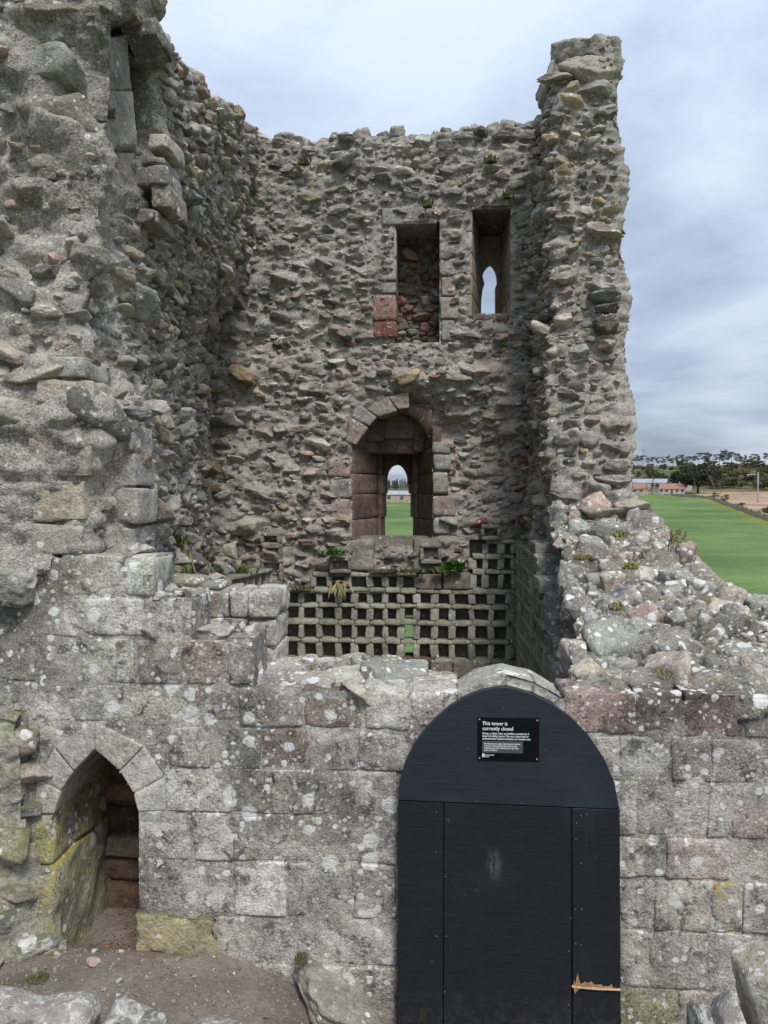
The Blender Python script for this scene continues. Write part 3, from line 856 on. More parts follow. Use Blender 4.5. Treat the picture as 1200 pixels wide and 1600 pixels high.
lay_stones(fs, st, bw, rg, M['jamb'], 60, name='filling_stone', tint=lambda px, py, r: pick(r, [(2, (.26, .17, .14)), (2, RED), (2, (.2, .17, .15)), (1, GREY)]), fill=1.15)
# --- slit window: splayed reveals, stone lintel, pointed light
v, t = yblock(731, 801, 312, 328, YB - .05, YB + 1.2, r=.02, amp=.015, res=.08); part('slit_lintel', v, t, M['mass'], bw, (.2, .13, .11))
zlev = [hitY(760, q, YB)[2] for q in (496, 460, 428, 395, 362, 329)]
for i in range(5):
    z0, z1 = zlev[i], zlev[i + 1] - .006
    prism_block([(X_at(722, YB), YB), (X_at(736, YB), YB - .03), (X_at(722, YB), YB + 1.1), (X_at(751, YB + 1.1), YB + 1.1)], z0, z1, 'reveal_stone', bw, M['mass'], pick(rg, [(1, GREY), (1, WARM), (.7, PINK)]), seed=i + 80)
    prism_block([(X_at(797, YB), YB - .03), (X_at(812, YB), YB), (X_at(780, YB + 1.1), YB + 1.1), (X_at(812, YB), YB + 1.1)], z0, z1, 'reveal_stone', bw, M['mass'], pick(rg, [(1, GREY), (1, WARM), (.7, PINK)]), seed=i + 90)
YS = YB + 1.0
pl = [(751, 491), (752, 470), (754, 452), (757, 443), (754, 432), (757, 420), (762, 413), (767, 409.5)]
pr = [(775, 491), (775, 472), (775, 446), (778, 443), (777, 428), (775, 420), (771, 413), (767, 409.5)]
for sd, lst in ((735, pl), (800, pr)):
    pts = [hitY(a_, b_, YS) for a_, b_ in lst] + [hitY(767, 330, YS), hitY(sd, 330, YS), hitY(sd, 491, YS)]
    v, t = extrude_poly(pts, (0, 1, 0), .2); part('pointed_head_stone', v, t, M['jamb'], bw, (.3, .2, .16), False)
v, t = yblock(738, 796, 489, 500, YB - .02, YB + 1.2, r=.02, amp=.02, res=.06); part('slit_sill', v, t, M['mass'], bw, (.26, .2, .17))

# --- nest boxes: stone shelves and dividers in front of dark boxes
NT = (.42, .40, .33)
def nest_grid(parent, vx, hz, skipcell, Yf, depth, solid=None, name_s='nest_shelf', name_d='nest_divider', backmat=None):
    th = .06
    for j, z in enumerate(hz):
        for i0 in range(0, len(vx) - 1):
            i1 = i0 + 1
            if all(skipcell(i, j) and skipcell(i, j - 1) for i in range(i0, i1)): continue
            v, t = aabb_block(vx[i0] + .002, vx[i1] - .002, Yf + rg.uniform(-.014, .01), Yf + depth, z - th / 2 + rg.uniform(-.012, .008), z + th / 2 + rg.uniform(-.008, .012), r=.014, amp=.014, res=.05, freq=9, seed=i0 + j * 7)
            part(name_s, v, t, M['nest'], parent, np.array(NT) * rg.uniform(.85, 1.2))
    for j in range(len(hz) - 1):
        for i, x in enumerate(vx):
            if skipcell(i, j) and skipcell(i - 1, j): continue
            w = .092 * rg.uniform(.75, 1.25); sh = rg.uniform(-.008, .008)
            c = [(x + (sh if zz_ == 0 else -sh) + sx * w / 2, yy, (hz[j] + th / 2 if zz_ == 0 else hz[j + 1] - th / 2)) for zz_ in (0, 1) for yy in (Yf + rg.uniform(0, .015), Yf + depth) for sx in (-1, 1)]
            v, t = rblock(c, r=.014, amp=.012, res=.04, freq=9, seed=i + j * 31)
            part(name_d, v, t, M['nest'], parent, np.array(NT) * rg.uniform(.8, 1.25))
            if solid is not None and not solid(i, j): continue
vpx = [438, 471, 499, 529, 554, 578, 602, 626, 651, 679, 706, 737, 767, 794]
vx = [XY(p, 970)[0] for p in vpx]; vx[-1] = XY(795, 970)[0]
hz = [XY(600, q)[1] for q in (1031, 1001, 972, 946, 923)]
nest_grid(bw, vx, hz, lambda i, j: not (0 <= i < 13 and 0 <= j < 4), YB - .05, .22)
vxu = [XY(p, 900)[0] for p in (738, 758, 782, 804)]
hzu = [XY(600, q)[1] for q in (921.5, 892, 868, 845)]
nest_grid(bw, vxu, hzu, lambda i, j: not (0 <= i < 3 and 0 <= j < 3 and not (i == 0 and j == 2)), YB - .05, .22)
vxp = [XY(p, 900)[0] for p in (490, 515, 544, 578, 602, 625, 651)]
hzp = [XY(600, q)[1] for q in (921, 897)]
nest_grid(bw, vxp, hzp, lambda i, j: not (0 <= i < 6 and j == 0), YB - .06, .22)
# masonry behind the boxes, open where the old doorway shows through
mb = MB()
solid_cells([bx0, OP_LOW[0], OP_LOW[0] + .16, OP_LOW[0] + .37, OP_LOW[1], bx1], [-.7, .2, OP_LOW[3], NEST2[3] + .02], lambda x, z: not (OP_LOW[0] + .16 < x < OP_LOW[0] + .37 and z < OP_LOW[3]), YB + .15, YB + .33, mb, (.26, .24, .2))
mb.v = [v - np.array([0, YB, 0]) for v in mb.v]
link('nest_backing', mb.mesh('nest_backing', False), M['nest'], bw)
# base of the wall under the boxes: blocks
for q in [(672, 706, 1032, 1062), (708, 765, 1032, 1060), (767, 812, 1032, 1064), (672, 735, 1064, 1110), (737, 812, 1066, 1110), (560, 603, 1034, 1110), (500, 558, 1034, 1110), (430, 498, 1034, 1110), (653, 690, 897, 921), (692, 735, 895, 921)]:
    v, t = yblock(*q, YB - .06, YB + .4, r=.02, amp=.012, res=.06, seed=int(q[0])); part('base_stone', v, t, M['nest'], bw, np.array((.3, .25, .2)) * rg.uniform(.85, 1.1))
v, t = yblock(632, 674, 1029, 1036, YB - .07, YB + .3, r=.005, amp=.004, res=.08); part('doorway_lintel', v, t, M['jamb'], bw, (.16, .085, .06))
v, t = yblock(797, 812, 925, 1030, YB - .05, YB + .3, r=.02, amp=.02, res=.05); part('corner_stone', v, t, M['mossy'], bw, (.22, .22, .16))
v, t = yblock(806, 836, 842, 866, YB - .12, YB + .3, r=.02, amp=.015, res=.05); part('corner_stone', v, t, M['nest'], bw, (.24, .235, .19))
v, t = yblock(804, 846, 818, 842, YB - .1, YB + .3, r=.02, amp=.015, res=.05); part('corner_stone', v, t, M['nest'], bw, (.24, .235, .19))
# stray putlog boxes on the left of the window: small dark recesses framed by slabs
for (a_, b_, c_, d_) in [(520, 543, 876, 890), (412, 436, 880, 908), (415, 434, 857, 868), (412, 432, 838, 848), (757, 777, 826, 838), (662, 684, 856, 875)]:
    for q in [(a_ - 5, b_ + 5, c_ - 6, c_), (a_ - 6, a_, c_, d_), (b_, b_ + 6, c_, d_), (a_ - 5, b_ + 5, d_, d_ + 6)]:
        v, t = yblock(*q, YB - .14, YB + .05, r=.012, amp=.012, res=.05, seed=int(q[0])); part('ledge_slab', v, t, M['mass'], bw, np.array((.3, .27, .225)) * rg.uniform(.8, 1.1))

# ------------------------------------------------------------------ ruled walls by columns
def table(rows):
    """rows (py, px, Y) -> X(z), Y(z)"""
    q = []
    for py, px, Y in rows:
        p = hitY(px, py, Y); q.append((p[2], p[0], Y))
    q.sort(); q = np.array(q)
    return lambda z: (np.interp(z, q[:, 0], q[:, 1]), np.interp(z, q[:, 0], q[:, 2]))
def col_surface(cols, zref):
    pts = [np.array(c(np.array([zref]))).ravel() for c in cols]
    L = np.concatenate([[0], np.cumsum([np.linalg.norm(pts[i + 1] - pts[i]) for i in range(len(pts) - 1)])])
    def base(s, z):
        s = np.asarray(s, float); z = np.asarray(z, float)
        xs_ = np.stack([c(z)[0] for c in cols], 0); ys_ = np.stack([c(z)[1] for c in cols], 0)
        k = np.clip(np.searchsorted(L, s, side='right') - 1, 0, len(L) - 2)
        f = (s - L[k]) / (L[k + 1] - L[k])
        ar = np.arange(len(s))
        x_ = xs_[k, ar] * (1 - f) + xs_[k + 1, ar] * f; y_ = ys_[k, ar] * (1 - f) + ys_[k + 1, ar] * f
        return np.stack([x_, y_, z], 1)
    return base, L
def core_shell(surf, mb, inset, thick, col, ds=.3):
    s = np.linspace(surf.s0, surf.s1, max(3, int((surf.s1 - surf.s0) / ds)))
    zt = np.minimum(surf.ztop(s), surf.z1) - .08
    F = surf.base(s, zt) + np.array([-.55, .4, 0]) * inset; Bk = surf.base(s, zt) + np.array([-1.0, .6, 0]) * thick
    F0 = F.copy(); F0[:, 2] = surf.z0; B0 = Bk.copy(); B0[:, 2] = surf.z0
    m = len(s); V = np.concatenate([F0, F, Bk, B0]); T = []
    for i in range(m - 1):
        for a_ in range(3):
            p, q = a_ * m + i, a_ * m + i + 1; r_, t_ = (a_ + 1) * m + i, (a_ + 1) * m + i + 1
            T += [(p, q, t_), (p, t_, r_)]
    for i in (0, m - 1):
        T += [(i, m + i, 2 * m + i), (i, 2 * m + i, 3 * m + i)]
    mb.add(V, T, col)

# ------------------------------------------------------------------ left wall of the tower
lw = thing('tower_left_wall', 'huge broken grey rubble wall rising on the left of the tower', 'wall', (-2.4, 7, 0))
LP = np.array(lw.location)
cA = table([(1100, -330, 4.2), (-200, -330, 4.2)])
cB = table([(1000, 128, 4.25), (520, 132, 4.3), (400, 150, 4.35), (200, 172, 4.4), (-150, 185, 4.4)])
cB2 = table([(1000, 146, 4.42), (640, 146, 4.42), (480, 142, 4.6), (380, 165, 4.8), (150, 182, 4.9), (-150, 195, 4.9)])
cC = table([(1000, 216, 4.62), (660, 212, 4.65), (560, 190, 4.8), (400, 205, 5.1), (200, 255, 5.3), (-150, 262, 5.3)])
cD = table([(1100, 318, 10.05), (540, 322, 10.05), (420, 372, 10.05), (200, 402, 10.05), (100, 405, 10.05)])
lbase, LL = col_surface([cA, cB, cB2, cC, cD], 3.2)
ltz = [(0.0, 8.6), (LL[1], 8.3), (LL[2], 7.6)]
# heads of the receding part, from the skyline in the picture
sk = [(238, 0), (262, 62), (290, 108), (330, 152), (372, 188), (402, 208)]
def sky_z(s):
    # find for each s the z whose picture point lies on the skyline
    s = np.atleast_1d(s); out = np.zeros(len(s))
    zz_ = np.linspace(5, 9, 81)
    for i, q in enumerate(s):
        p = lbase(np.full(81, q), zz_); px, py = proj(p)
        tgt = np.interp(px, [k_[0] for k_ in sk], [k_[1] for k_ in sk], left=-60)
        j = np.argmax(py < tgt)
        out[i] = zz_[j] if (py < tgt).any() else 9.0
    return out
_ss = np.linspace(LL[3], LL[4], 40); _sz = sky_z(_ss)
def ltop(s):
    return np.interp(s, np.concatenate([[0, LL[1], LL[2]], _ss]), np.concatenate([[9.0, 9.0, 8.6], _sz])) - .05 + 0.04 * np.sin(np.asarray(s) * 23) + .03 * np.sin(np.asarray(s) * 51)
def lpush(px, py, p):
    d = np.zeros(len(px)); back = p[:, 1] > 4.6; front = ~back
    # window embrasure high up
    d -= 0.55 * sstep(168, 180, px) * sstep(262, 240, px) * sstep(30, 60, py) * sstep(250, 225, py)
    d -= 0.18 * np.exp(-(((px - 140) / 16) ** 2 + ((py - 470) / 40) ** 2))
    d -= .2 * np.where(front, np.exp(-(((px - 145) / 25) ** 2 + ((py - 130) / 60) ** 2)), 0)
    d += .12 * np.where(front, np.exp(-(((px - 70) / 40) ** 2 + ((py - 180) / 60) ** 2)), 0)
    d += .05 * np.where(front, np.sin(py / 38.0 + px / 90.0) * .5 + .5, 0) + .04 * sstep(560, 640, py) * front
    d += .15 * np.where(back, np.exp(-(((px - 350) / 40) ** 2 + ((py - 430) / 60) ** 2)), 0)
    return d
def lskip(p, s, z):
    px, py = proj(p)
    return ((p[:, 1] < 5.2) & (py > 940)) | ((p[:, 1] < 4.36) & (py > 22 * np.sin(px / 9.0) + np.interp(px, [-40, 6, 14, 40, 48, 60, 66, 300], [1128, 1120, 1010, 1000, 940, 930, 880, 880]))) | (z < 0)
LS = Surf(lbase, 0, LL[4], 0.2, 8.9, ltop, lskip, lpush, 1.25)
# big dressed quoins that stay in place on the near broken end
QU = [((48, 130, 818, 868), 4.19, WARM), ((50, 131, 748, 814), 4.185, (.4, .345, .26)), ((42, 140, 684, 746), 4.18, (.39, .325, .28)), ((30, 128, 640, 682), 4.19, GREY), ((55, 146, 592, 628), 4.18, WARM), ((78, 130, 556, 590), 4.2, GREY), ((-10, 46, 690, 740), 4.24, RED), ((0, 46, 770, 866), 4.24, GREY),
      ((152, 211, 822, 868), 4.5, GREY), ((158, 214, 762, 820), 4.48, GREY), ((146, 210, 706, 760), 4.48, GREY), ((144, 205, 664, 704), 4.46, GREY)]
pre = []
for (a_, b_, c_, d_), Y, tn in QU:
    w_ = rg.uniform(-3, 3)
    p4 = [hitY(a_, d_, Y), hitY(b_ + w_, d_ - 1, Y), hitY(b_ + w_ * .5, c_ + 2, Y), hitY(a_ + 2, c_, Y)]
    v, t = quad_block(p4, (0, 1, 0), .34, r=.012, amp=.018, res=.025, seed=int(a_ + c_), chip=.02)
    part('quoin_stone', v, t, M['mass'], lw, np.array(tn) * rg.uniform(1.0, 1.15))
def quoin_zone(px, py, P_):
    k = np.zeros(len(px), bool)
    for (a_, b_, c_, d_), Y, tn in QU:
        k |= (px > a_ - 4) & (px < b_ + 4) & (py > c_ - 4) & (py < d_ + 4) & (P_[:, 1] < 5.0)
    return ~k & (py < 1120) & (px > -70) & ~((px > 150) & (px < 262) & (py > 20) & (py < 330) & (P_[:, 1] < 5.9))
rg = np.random.default_rng(33)
front = lambda px, py, P_: quoin_zone(px, py, P_) & (P_[:, 1] < 4.55)
backr = lambda px, py, P_: quoin_zone(px, py, P_) & (P_[:, 1] >= 4.55)
st = pack(LS, [(600, .22, .42, .4, .7), (2200, .13, .24, .35, .7), (5500, .07, .14, .4, .8), (9000, .035, .07, .5, .9)], rg, front, None, 1.0)
st2 = pack(LS, [(250, .2, .3, .4, .7), (2200, .13, .22, .4, .8), (6000, .08, .14, .42, .85), (12000, .045, .085, .5, .9)], rg, backr, None, .97)
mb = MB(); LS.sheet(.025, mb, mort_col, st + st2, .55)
core_shell(LS, mb, 1.1, 1.5, (.27, .25, .22))
mb.v = [v - LP for v in mb.v]
link('mortar_core', mb.mesh('mortar_core'), M['mortar'], lw)
lay_stones(LS, st, lw, rg, M['mass'], 110, big_depth=.9, proud=.2, small_name='rubble_infill')
lay_stones(LS, st2, lw, rg, M['rubble'], 190, big_depth=1.05, proud=.25, small_name='rubble_infill')
# skyline stones of the receding head
for s_ in np.arange(LL[3] + .1, LL[4], .19):
    z_ = float(ltop(np.array([s_]))[0]); p = lbase(np.array([s_]), np.array([z_]))[0]
    for row in (0, 1):
        kind = 'rnd' if rg.random() < .5 else 'big'
        o = link('cap_stone', rock_mesh(kind, int(rg.integers(10 if kind == 'rnd' else 36)), M['mass']), None, lw, pick(rg, [(3, GREY), (2, GREEN), (2, WARM)]))
        M4 = np.eye(4); sc_ = rg.uniform(.8, 1.3)
        M4[:3, :3] = rotm(np.array([.9, -.43, 0]), np.array([.43, .9, 0]), rg.normal(0, .25), rg.normal(0, .2), rg.normal(0, .3)) * (np.array([.12, .12, .08]) * sc_)[None, :]
        M4[:3, 3] = p - LP + np.array([-.1 - .3 * row, 0, .0 + rg.uniform(-.03, .04)])
        o.matrix_local = Matrix(M4.tolist())
# remains of the high window: jamb, corbelled lintels, sill and a small square hole
for q, Y, tn in [([(158, 232), (214, 226), (208, 140), (160, 140)], 4.72, (.33, .31, .27)), ([(160, 138), (207, 138), (198, 52), (164, 58)], 4.72, (.29, .275, .245)), ([(158, 320), (204, 322), (212, 236), (158, 236)], 4.76, (.36, .3, .255))]:
    p4 = [hitY(a_, b_, Y) for a_, b_ in q]; p4[1] = hitY(q[1][0], q[1][1], Y + .32); p4[2] = hitY(q[2][0], q[2][1], Y + .32)
    v, t = quad_block(p4, (-.4, .9, 0), .3, r=.02, amp=.012, res=.04, seed=int(q[0][1])); part('window_jamb', v, t, M['mass'], lw, tn)
for q, Y0, Y1 in [((186, 244, 22, 56), 4.95, 5.3), ((192, 250, 48, 92), 5.2, 5.5), ((203, 258, 88, 134), 5.42, 5.75)]:
    v, t = yblock(*q, Y0, Y1, r=.012, amp=.035, res=.03, freq=4, seed=int(q[2]), chip=.03); part('lintel_stone', v, t, M['mass'], lw, (.22, .21, .185))
for q, Y, tn in [((200, 256, 242, 257), 5.12, (.28, .27, .235)), ((199, 260, 258, 288), 5.1, (.29, .28, .25)), ((236, 266, 288, 324), 5.12, (.36, .3, .26)), ((176, 204, 262, 326), 5.1, WARM), ((184, 244, 324, 348), 5.1, (.3, .27, .24)), ((230, 262, 205, 232), 5.1, PALE)]:
    v, t = yblock(*q, Y, Y + .35, r=.012, amp=.02, res=.03, seed=int(q[0] + q[2]), chip=.02); part('sill_stone', v, t, M['mass'], lw, np.array(tn))
# ------------------------------------------------------------------ right wall of the tower
rw = thing('tower_right_wall', 'broken right wall of the tower, a tall ragged stub stepping down to a low top', 'wall', (1.6, 8, 0))
RP = np.array(rw.location)
rE = table([(1000, 806, 10.05), (830, 812, 10.05), (700, 828, 10.05), (400, 836, 10.05), (200, 842, 10.05), (0, 842, 10.05)])
rF = table([(1000, 900, 7.4), (850, 885, 7.75), (780, 872, 8.1), (700, 862, 8.3), (600, 858, 8.5), (500, 866, 8.6), (350, 868, 8.7), (200, 862, 8.75), (100, 868, 8.8), (30, 880, 8.8)])
rG = table([(1000, 1012, 7.4), (850, 1005, 7.7), (780, 994, 8.05), (700, 989, 8.25), (600, 976, 8.45), (500, 977, 8.55), (350, 974, 8.65), (200, 971, 8.7), (100, 966, 8.75), (30, 958, 8.75)])
rH = table([(1000, 930, 11.2), (30, 930, 11.2)])
rbase, RL = col_surface([rE, rF, rG, rH], 4.5)
zt_s = [0, RL[1] * .55, RL[1] * .8, RL[1], RL[1] + .12, RL[1] + .3, RL[2], RL[2] + .3, RL[3]]
zt_p = [(838, 184, 10), (842, 182, 9.4), (848, 130, 9.1), (866, 92, 8.8), (876, 70, 8.8), (900, 58, 8.8), (955, 56, 8.8), (955, 60, 8.9), (955, 150, 11)]
zt_z = [hitY(a_, b_, c_)[2] for a_, b_, c_ in zt_p]
rtop = lambda s: np.interp(s, zt_s, zt_z) - .06
def rpush(px, py, p):
    d = .10 * np.sin(py / 31.0 + px / 40) * (px > 870) * .4
    d = d - .12 * np.exp(-(((px - 905) / 20) ** 2 + ((py - 245) / 14) ** 2)) - .1 * np.exp(-(((px - 850) / 14) ** 2 + ((py - 290) / 60) ** 2))
    return d
RS = Surf(rbase, 0, RL[3], 1.6, 8.3, rtop, lambda p, s, z: (s > RL[1]) & (z < 2.1) & (p[:, 1] < 8), rpush, 1.15)
rg = np.random.default_rng(44)
st = pack(RS, [(110, .24, .34, .32, .55), (1100, .15, .26, .3, .6), (3500, .09, .16, .34, .7), (7000, .045, .09, .42, .85)], rg, lambda px, py, P_: (py < 900) & (px < np.interp(py, [30, 100, 500, 600, 700, 780, 850], [950, 958, 968, 967, 980, 985, 995]) - 4) & (P_[:, 1] < 10.3), None, .98)
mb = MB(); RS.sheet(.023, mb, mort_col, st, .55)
# solid heart of the stub and its foot
for zz0, zz1 in zip(np.linspace(1.0, 7.4, 9)[:-1], np.linspace(1.0, 7.4, 9)[1:]):
    fx, fy = rF(np.array([zz1])); gx_, gy_ = rG(np.array([zz1]))
    v, t = aabb_block(fx[0] + .22, gx_[0] - .22, max(fy[0], gy_[0]) + .25, 11.0, zz0, zz1 + .02, r=.05, amp=.04, res=.15); mb.add(v, t, (.28, .26, .22))
mb.v = [v - RP for v in mb.v]
link('mortar_core', mb.mesh('mortar_core'), M['mortar'], rw)
lay_stones(RS, st, rw, rg, M['mass'], 240, big_depth=1.15, proud=.35)
def place_rock(parent, px0, px1, py0, py1, Y, mat, tint, depth=None, kind='big', i=None, name='stone', ang=0.0, tilt=.1):
    a_ = hitY(px0, (py0 + py1) / 2, Y); b_ = hitY(px1, (py0 + py1) / 2, Y); c_ = hitY((px0 + px1) / 2, py0, Y); d_ = hitY((px0 + px1) / 2, py1, Y)
    w_, h_ = b_[0] - a_[0], c_[2] - d_[2]
    dep = depth if depth else min(w_, h_ * 1.6)
    i = int(rg.integers(10 if kind == 'rnd' else 36)) if i is None else i
    o = link(name, rock_mesh(kind, i, mat), None, parent, tint)
    M4 = np.eye(4); M4[:3, :3] = rotm(np.array([0, -1.0, 0]), np.array([1.0, 0, 0]), ang, tilt, rg.normal(0, .1)) * np.array([w_ * .54, dep * .54, h_ * .54])[None, :]
    cc = np.array([(a_[0] + b_[0]) / 2, Y + dep * .4, (c_[2] + d_[2]) / 2 - (.08 * h_ if name == 'top_stone' and parent.name == 'tower_right_wall' else 0)])
    M4[:3, 3] = cc - np.array(parent.location)
    o.matrix_local = Matrix(M4.tolist()); return o
for q in [(868, 905, 52, 90, 8.75, GREY), (888, 930, 58, 96, 8.7, GREY), (915, 960, 50, 82, 8.7, GREEN), (888, 966, 84, 126, 8.66, WARM), (905, 968, 124, 150, 8.66, GREY), (860, 885, 90, 130, 8.85, GREY), (846, 868, 120, 150, 9.0, GREY),
          (938, 980, 455, 474, 8.4, BLUE), (934, 979, 476, 494, 8.4, DARK), (936, 978, 494, 526, 8.4, (.16, .12, .1)), (940, 976, 530, 545, 8.4, PINK), (876, 912, 672, 700, 8.1, PALE), (930, 975, 440, 456, 8.4, GREY), (955, 992, 690, 712, 8.15, GREY), (948, 996, 715, 738, 8.1, WARM), (945, 995, 742, 760, 8.05, GREY), (950, 1002, 765, 790, 7.95, GREY), (930, 1002, 792, 822, 7.85, WARM)]:
    kx = -8 if q[1] > 930 and q[2] > 300 else -2
    place_rock(rw, q[0] + kx, q[1] + kx, *q[2:5], M['mass'], q[5], depth=.35, name='edge_stone')
M['core'] = stone_mat('crusted_wall_core', .75, .8, .75, .25, .9, grain=2.0, stain=.4)
# low part: a broad rubble top that climbs from the front wall to the stub
inner_px = lambda Y: np.interp(Y, [4.2, 5.2, 6.6, 7.2, 7.9, 8.2], [905, 905, 892, 880, 862, 850])
def hgt(x, y):
    z = 1.70 + .74 * sstep(4.1, 8.6, y) * 1.02 + .18 * sstep(7.2, 8.4, y)
    z = z - .14 * sstep(4.36, 4.23, y) + .09 * (sstep(.3, .7, (y * 1.9 + .35 * np.sin(x * 5)) % 1.0) - (y * 1.9 + .35 * np.sin(x * 5)) % 1.0)
    xe_ = hitx_out(y)
    z = z - .55 * sstep(xe_ - .02, xe_ + .3, x)
    return z
def hitx_out(y):
    return np.where(np.asarray(y) > 5.75, 2.16, 5.5)
xin0 = 0.78
def tpush(px, py, p):
    return .05 * np.sin(p[:, 0] * 9 + p[:, 1] * 4) + .04
def tskip(p, s, y):
    px, py = proj(p)
    xi = np.interp(y, [4.2, 4.6, 5.2, 6.6, 7.2, 8.2], [.78, .8, .98, 1.12, 1.18, 1.25])
    return (s < xi) | ((s > 2.3) & (y > 5.8))
TS = Surf(lambda s, y: np.stack([s, y, hgt(s, y)], 1), .7, 4.6, 4.225, 8.3, None, tskip, tpush, 1.2)
rg = np.random.default_rng(45)
st = pack(TS, [(160, .2, .36, .6, .9), (700, .11, .2, .6, .95), (2200, .06, .11, .6, .95), (5000, .03, .06, .6, .95)], rg, lambda px, py, P_: (px < 1260) & (P_[:, 1] > 4.5), None, .97)
mb = MB(); TS.sheet(.025, mb, lambda p: mort_col(p) * .8, st, .5)
v, t = aabb_block(1.14, 2.12, 5.0, 10.2, -.7, 1.62, r=.03, amp=.02, res=.2); mb.add(v, t, (.28, .26, .22))
v, t = aabb_block(1.2, 2.1, 6.3, 10.2, 1.55, 1.98, r=.03, amp=.02, res=.2); mb.add(v, t, (.28, .26, .22))
v, t = aabb_block(2.1, 4.6, 4.7, 5.7, -1.2, 1.60, r=.03, amp=.02, res=.2); mb.add(v, t, (.28, .26, .22))
mb.v = [v - RP for v in mb.v]
link('broken_wall_top', mb.mesh('broken_wall_top'), M['core'], rw)
tp = lambda px, py, r: pick(r, [(4, GREY), (3, WARM), (1, PINK), (.6, DARK), (1.2, PALE)])
BOUL = [(970, 1075, 984, 1048, 4.75, GREY, 'rnd'), (985, 1044, 948, 992, 5.05, PINK, 'big'), (1050, 1100, 950, 996, 4.95, GREY, 'big'), (935, 985, 945, 990, 5.1, GREY, 'big'), (990, 1040, 890, 925, 5.9, PALE, 'big'), (925, 988, 878, 932, 5.8, GREY, 'rnd'),
        (948, 985, 912, 945, 5.6, PINK, 'big'), (1045, 1128, 885, 936, 5.75, GREY, 'big'), (1020, 1110, 862, 905, 6.0, WARM, 'big'), (1105, 1175, 982, 1026, 4.75, BLUE, 'rnd'), (1120, 1180, 945, 985, 5.0, WARM, 'big'), (1165, 1215, 925, 965, 5.2, GREY, 'big'), (1170, 1230, 972, 1010, 4.8, GREY, 'rnd'),
        (878, 930, 1000, 1055, 4.9, WARM, 'big'), (940, 1010, 835, 870, 6.9, GREY, 'big'), (885, 940, 815, 850, 7.2, GREY, 'rnd'), (905, 950, 850, 880, 6.6, GREY, 'big'), (995, 1020, 830, 852, 7.3, PINK, 'big'), (960, 1010, 862, 890, 6.3, WARM, 'big'), (1068, 1100, 1035, 1070, 4.5, PINK, 'big'), (1095, 1180, 1070, 1100, 4.4, GREY, 'big'), (1110, 1130, 1045, 1085, 4.4, TAN, 'big'), (880, 915, 905, 960, 5.6, DARK, 'big'), (1040, 1075, 905, 930, 5.5, GREY, 'big'), (1085, 1120, 935, 960, 5.2, (.2, .16, .11), 'big'), (1000, 1030, 858, 878, 6.4, PALE, 'big'),(1190,1240,1010,1060,4.6,WARM,'big'),(1140,1200,1040,1075,4.5,GREY,'big')]
for q in BOUL:
    d = ray((q[0] + q[1]) / 2, (q[2] + q[3]) / 2); tt = np.linspace(3.5, 9.5, 600); P_ = CAMP + d * tt[:, None]
    j = int(np.argmax(P_[:, 2] < hgt(P_[:, 0], P_[:, 1]) + .05)); Yh = P_[j][1] if j > 0 else q[4]
    place_rock(rw, q[0], q[1], q[2], q[3], Yh, M['coping'], np.array(q[5]) * 1.05, kind=q[6] if rg.random() < .5 else 'big', name='top_stone', ang=rg.normal(0, .15), tilt=rg.normal(-.5, .15), depth=(q[1] - q[0]) / FPX * Yh * .8)
lay_stones(TS, st, rw, rg, M['coping'], 130, big_depth=.9, proud=.3, tint=tp, angj=1.2)
# stepped blocks at the torn end of the nest-box lining
STEP = [((836, 880, 848, 868), 8.1), ((838, 882, 870, 902), 7.9), ((842, 896, 905, 928), 7.55), ((858, 900, 931, 962), 7.25), ((862, 906, 965, 998), 6.95), ((866, 902, 1000, 1040), 6.7), ((868, 905, 1042, 1090), 6.45)]
for q, Y in STEP:
    v, t = yblock(*q, Y, Y + .5, r=.018, amp=.014, res=.035, seed=int(q[2]), chip=.02); part('lining_stone', v, t, M['coping'], rw, np.array((.25, .24, .215)) * rg.uniform(.85, 1.15))
# nest boxes along the inner face (they look left, across the tower)
XN = 1.07
hzr = [hitY(600, q, 10.0)[2] for q in (1110, 1085, 1060, 1031, 1001, 972, 946, 923, 898, 873, 848)]
yend = np.interp(hzr, sorted(hzr), np.interp(np.arange(11), [0, 4, 10], [6.4, 6.7, 8.05]))
def xblock(x0, x1, y0, y1, z0, z1, **k): return aabb_block(x0, x1, y0, y1, z0, z1, **k)
for j, z in enumerate(hzr):
    y0 = yend[j]
    for ya in np.arange(y0, 9.9, .55):
        v, t = xblock(XN + rg.uniform(-.012, .01), XN + .2, ya + .003, min(ya + .547, 9.97), z - .025, z + .025, r=.01, amp=.014, res=.06, freq=9, seed=j)
        part('nest_shelf', v, t, M['nest'], rw, np.array(NT) * rg.uniform(.7, 1.05))
    if j < len(hzr) - 1:
        for ya in np.arange(max(y0, yend[j + 1]) + .02, 9.9, .235):
            v, t = xblock(XN + rg.uniform(0, .02), XN + .2, ya, ya + .06, z + .018, hzr[j + 1] - .018, r=.008, amp=.008, res=.06, freq=9, seed=j)
            part('nest_divider', v, t, M['nest'], rw, np.array(NT) * rg.uniform(.65, 1.1))

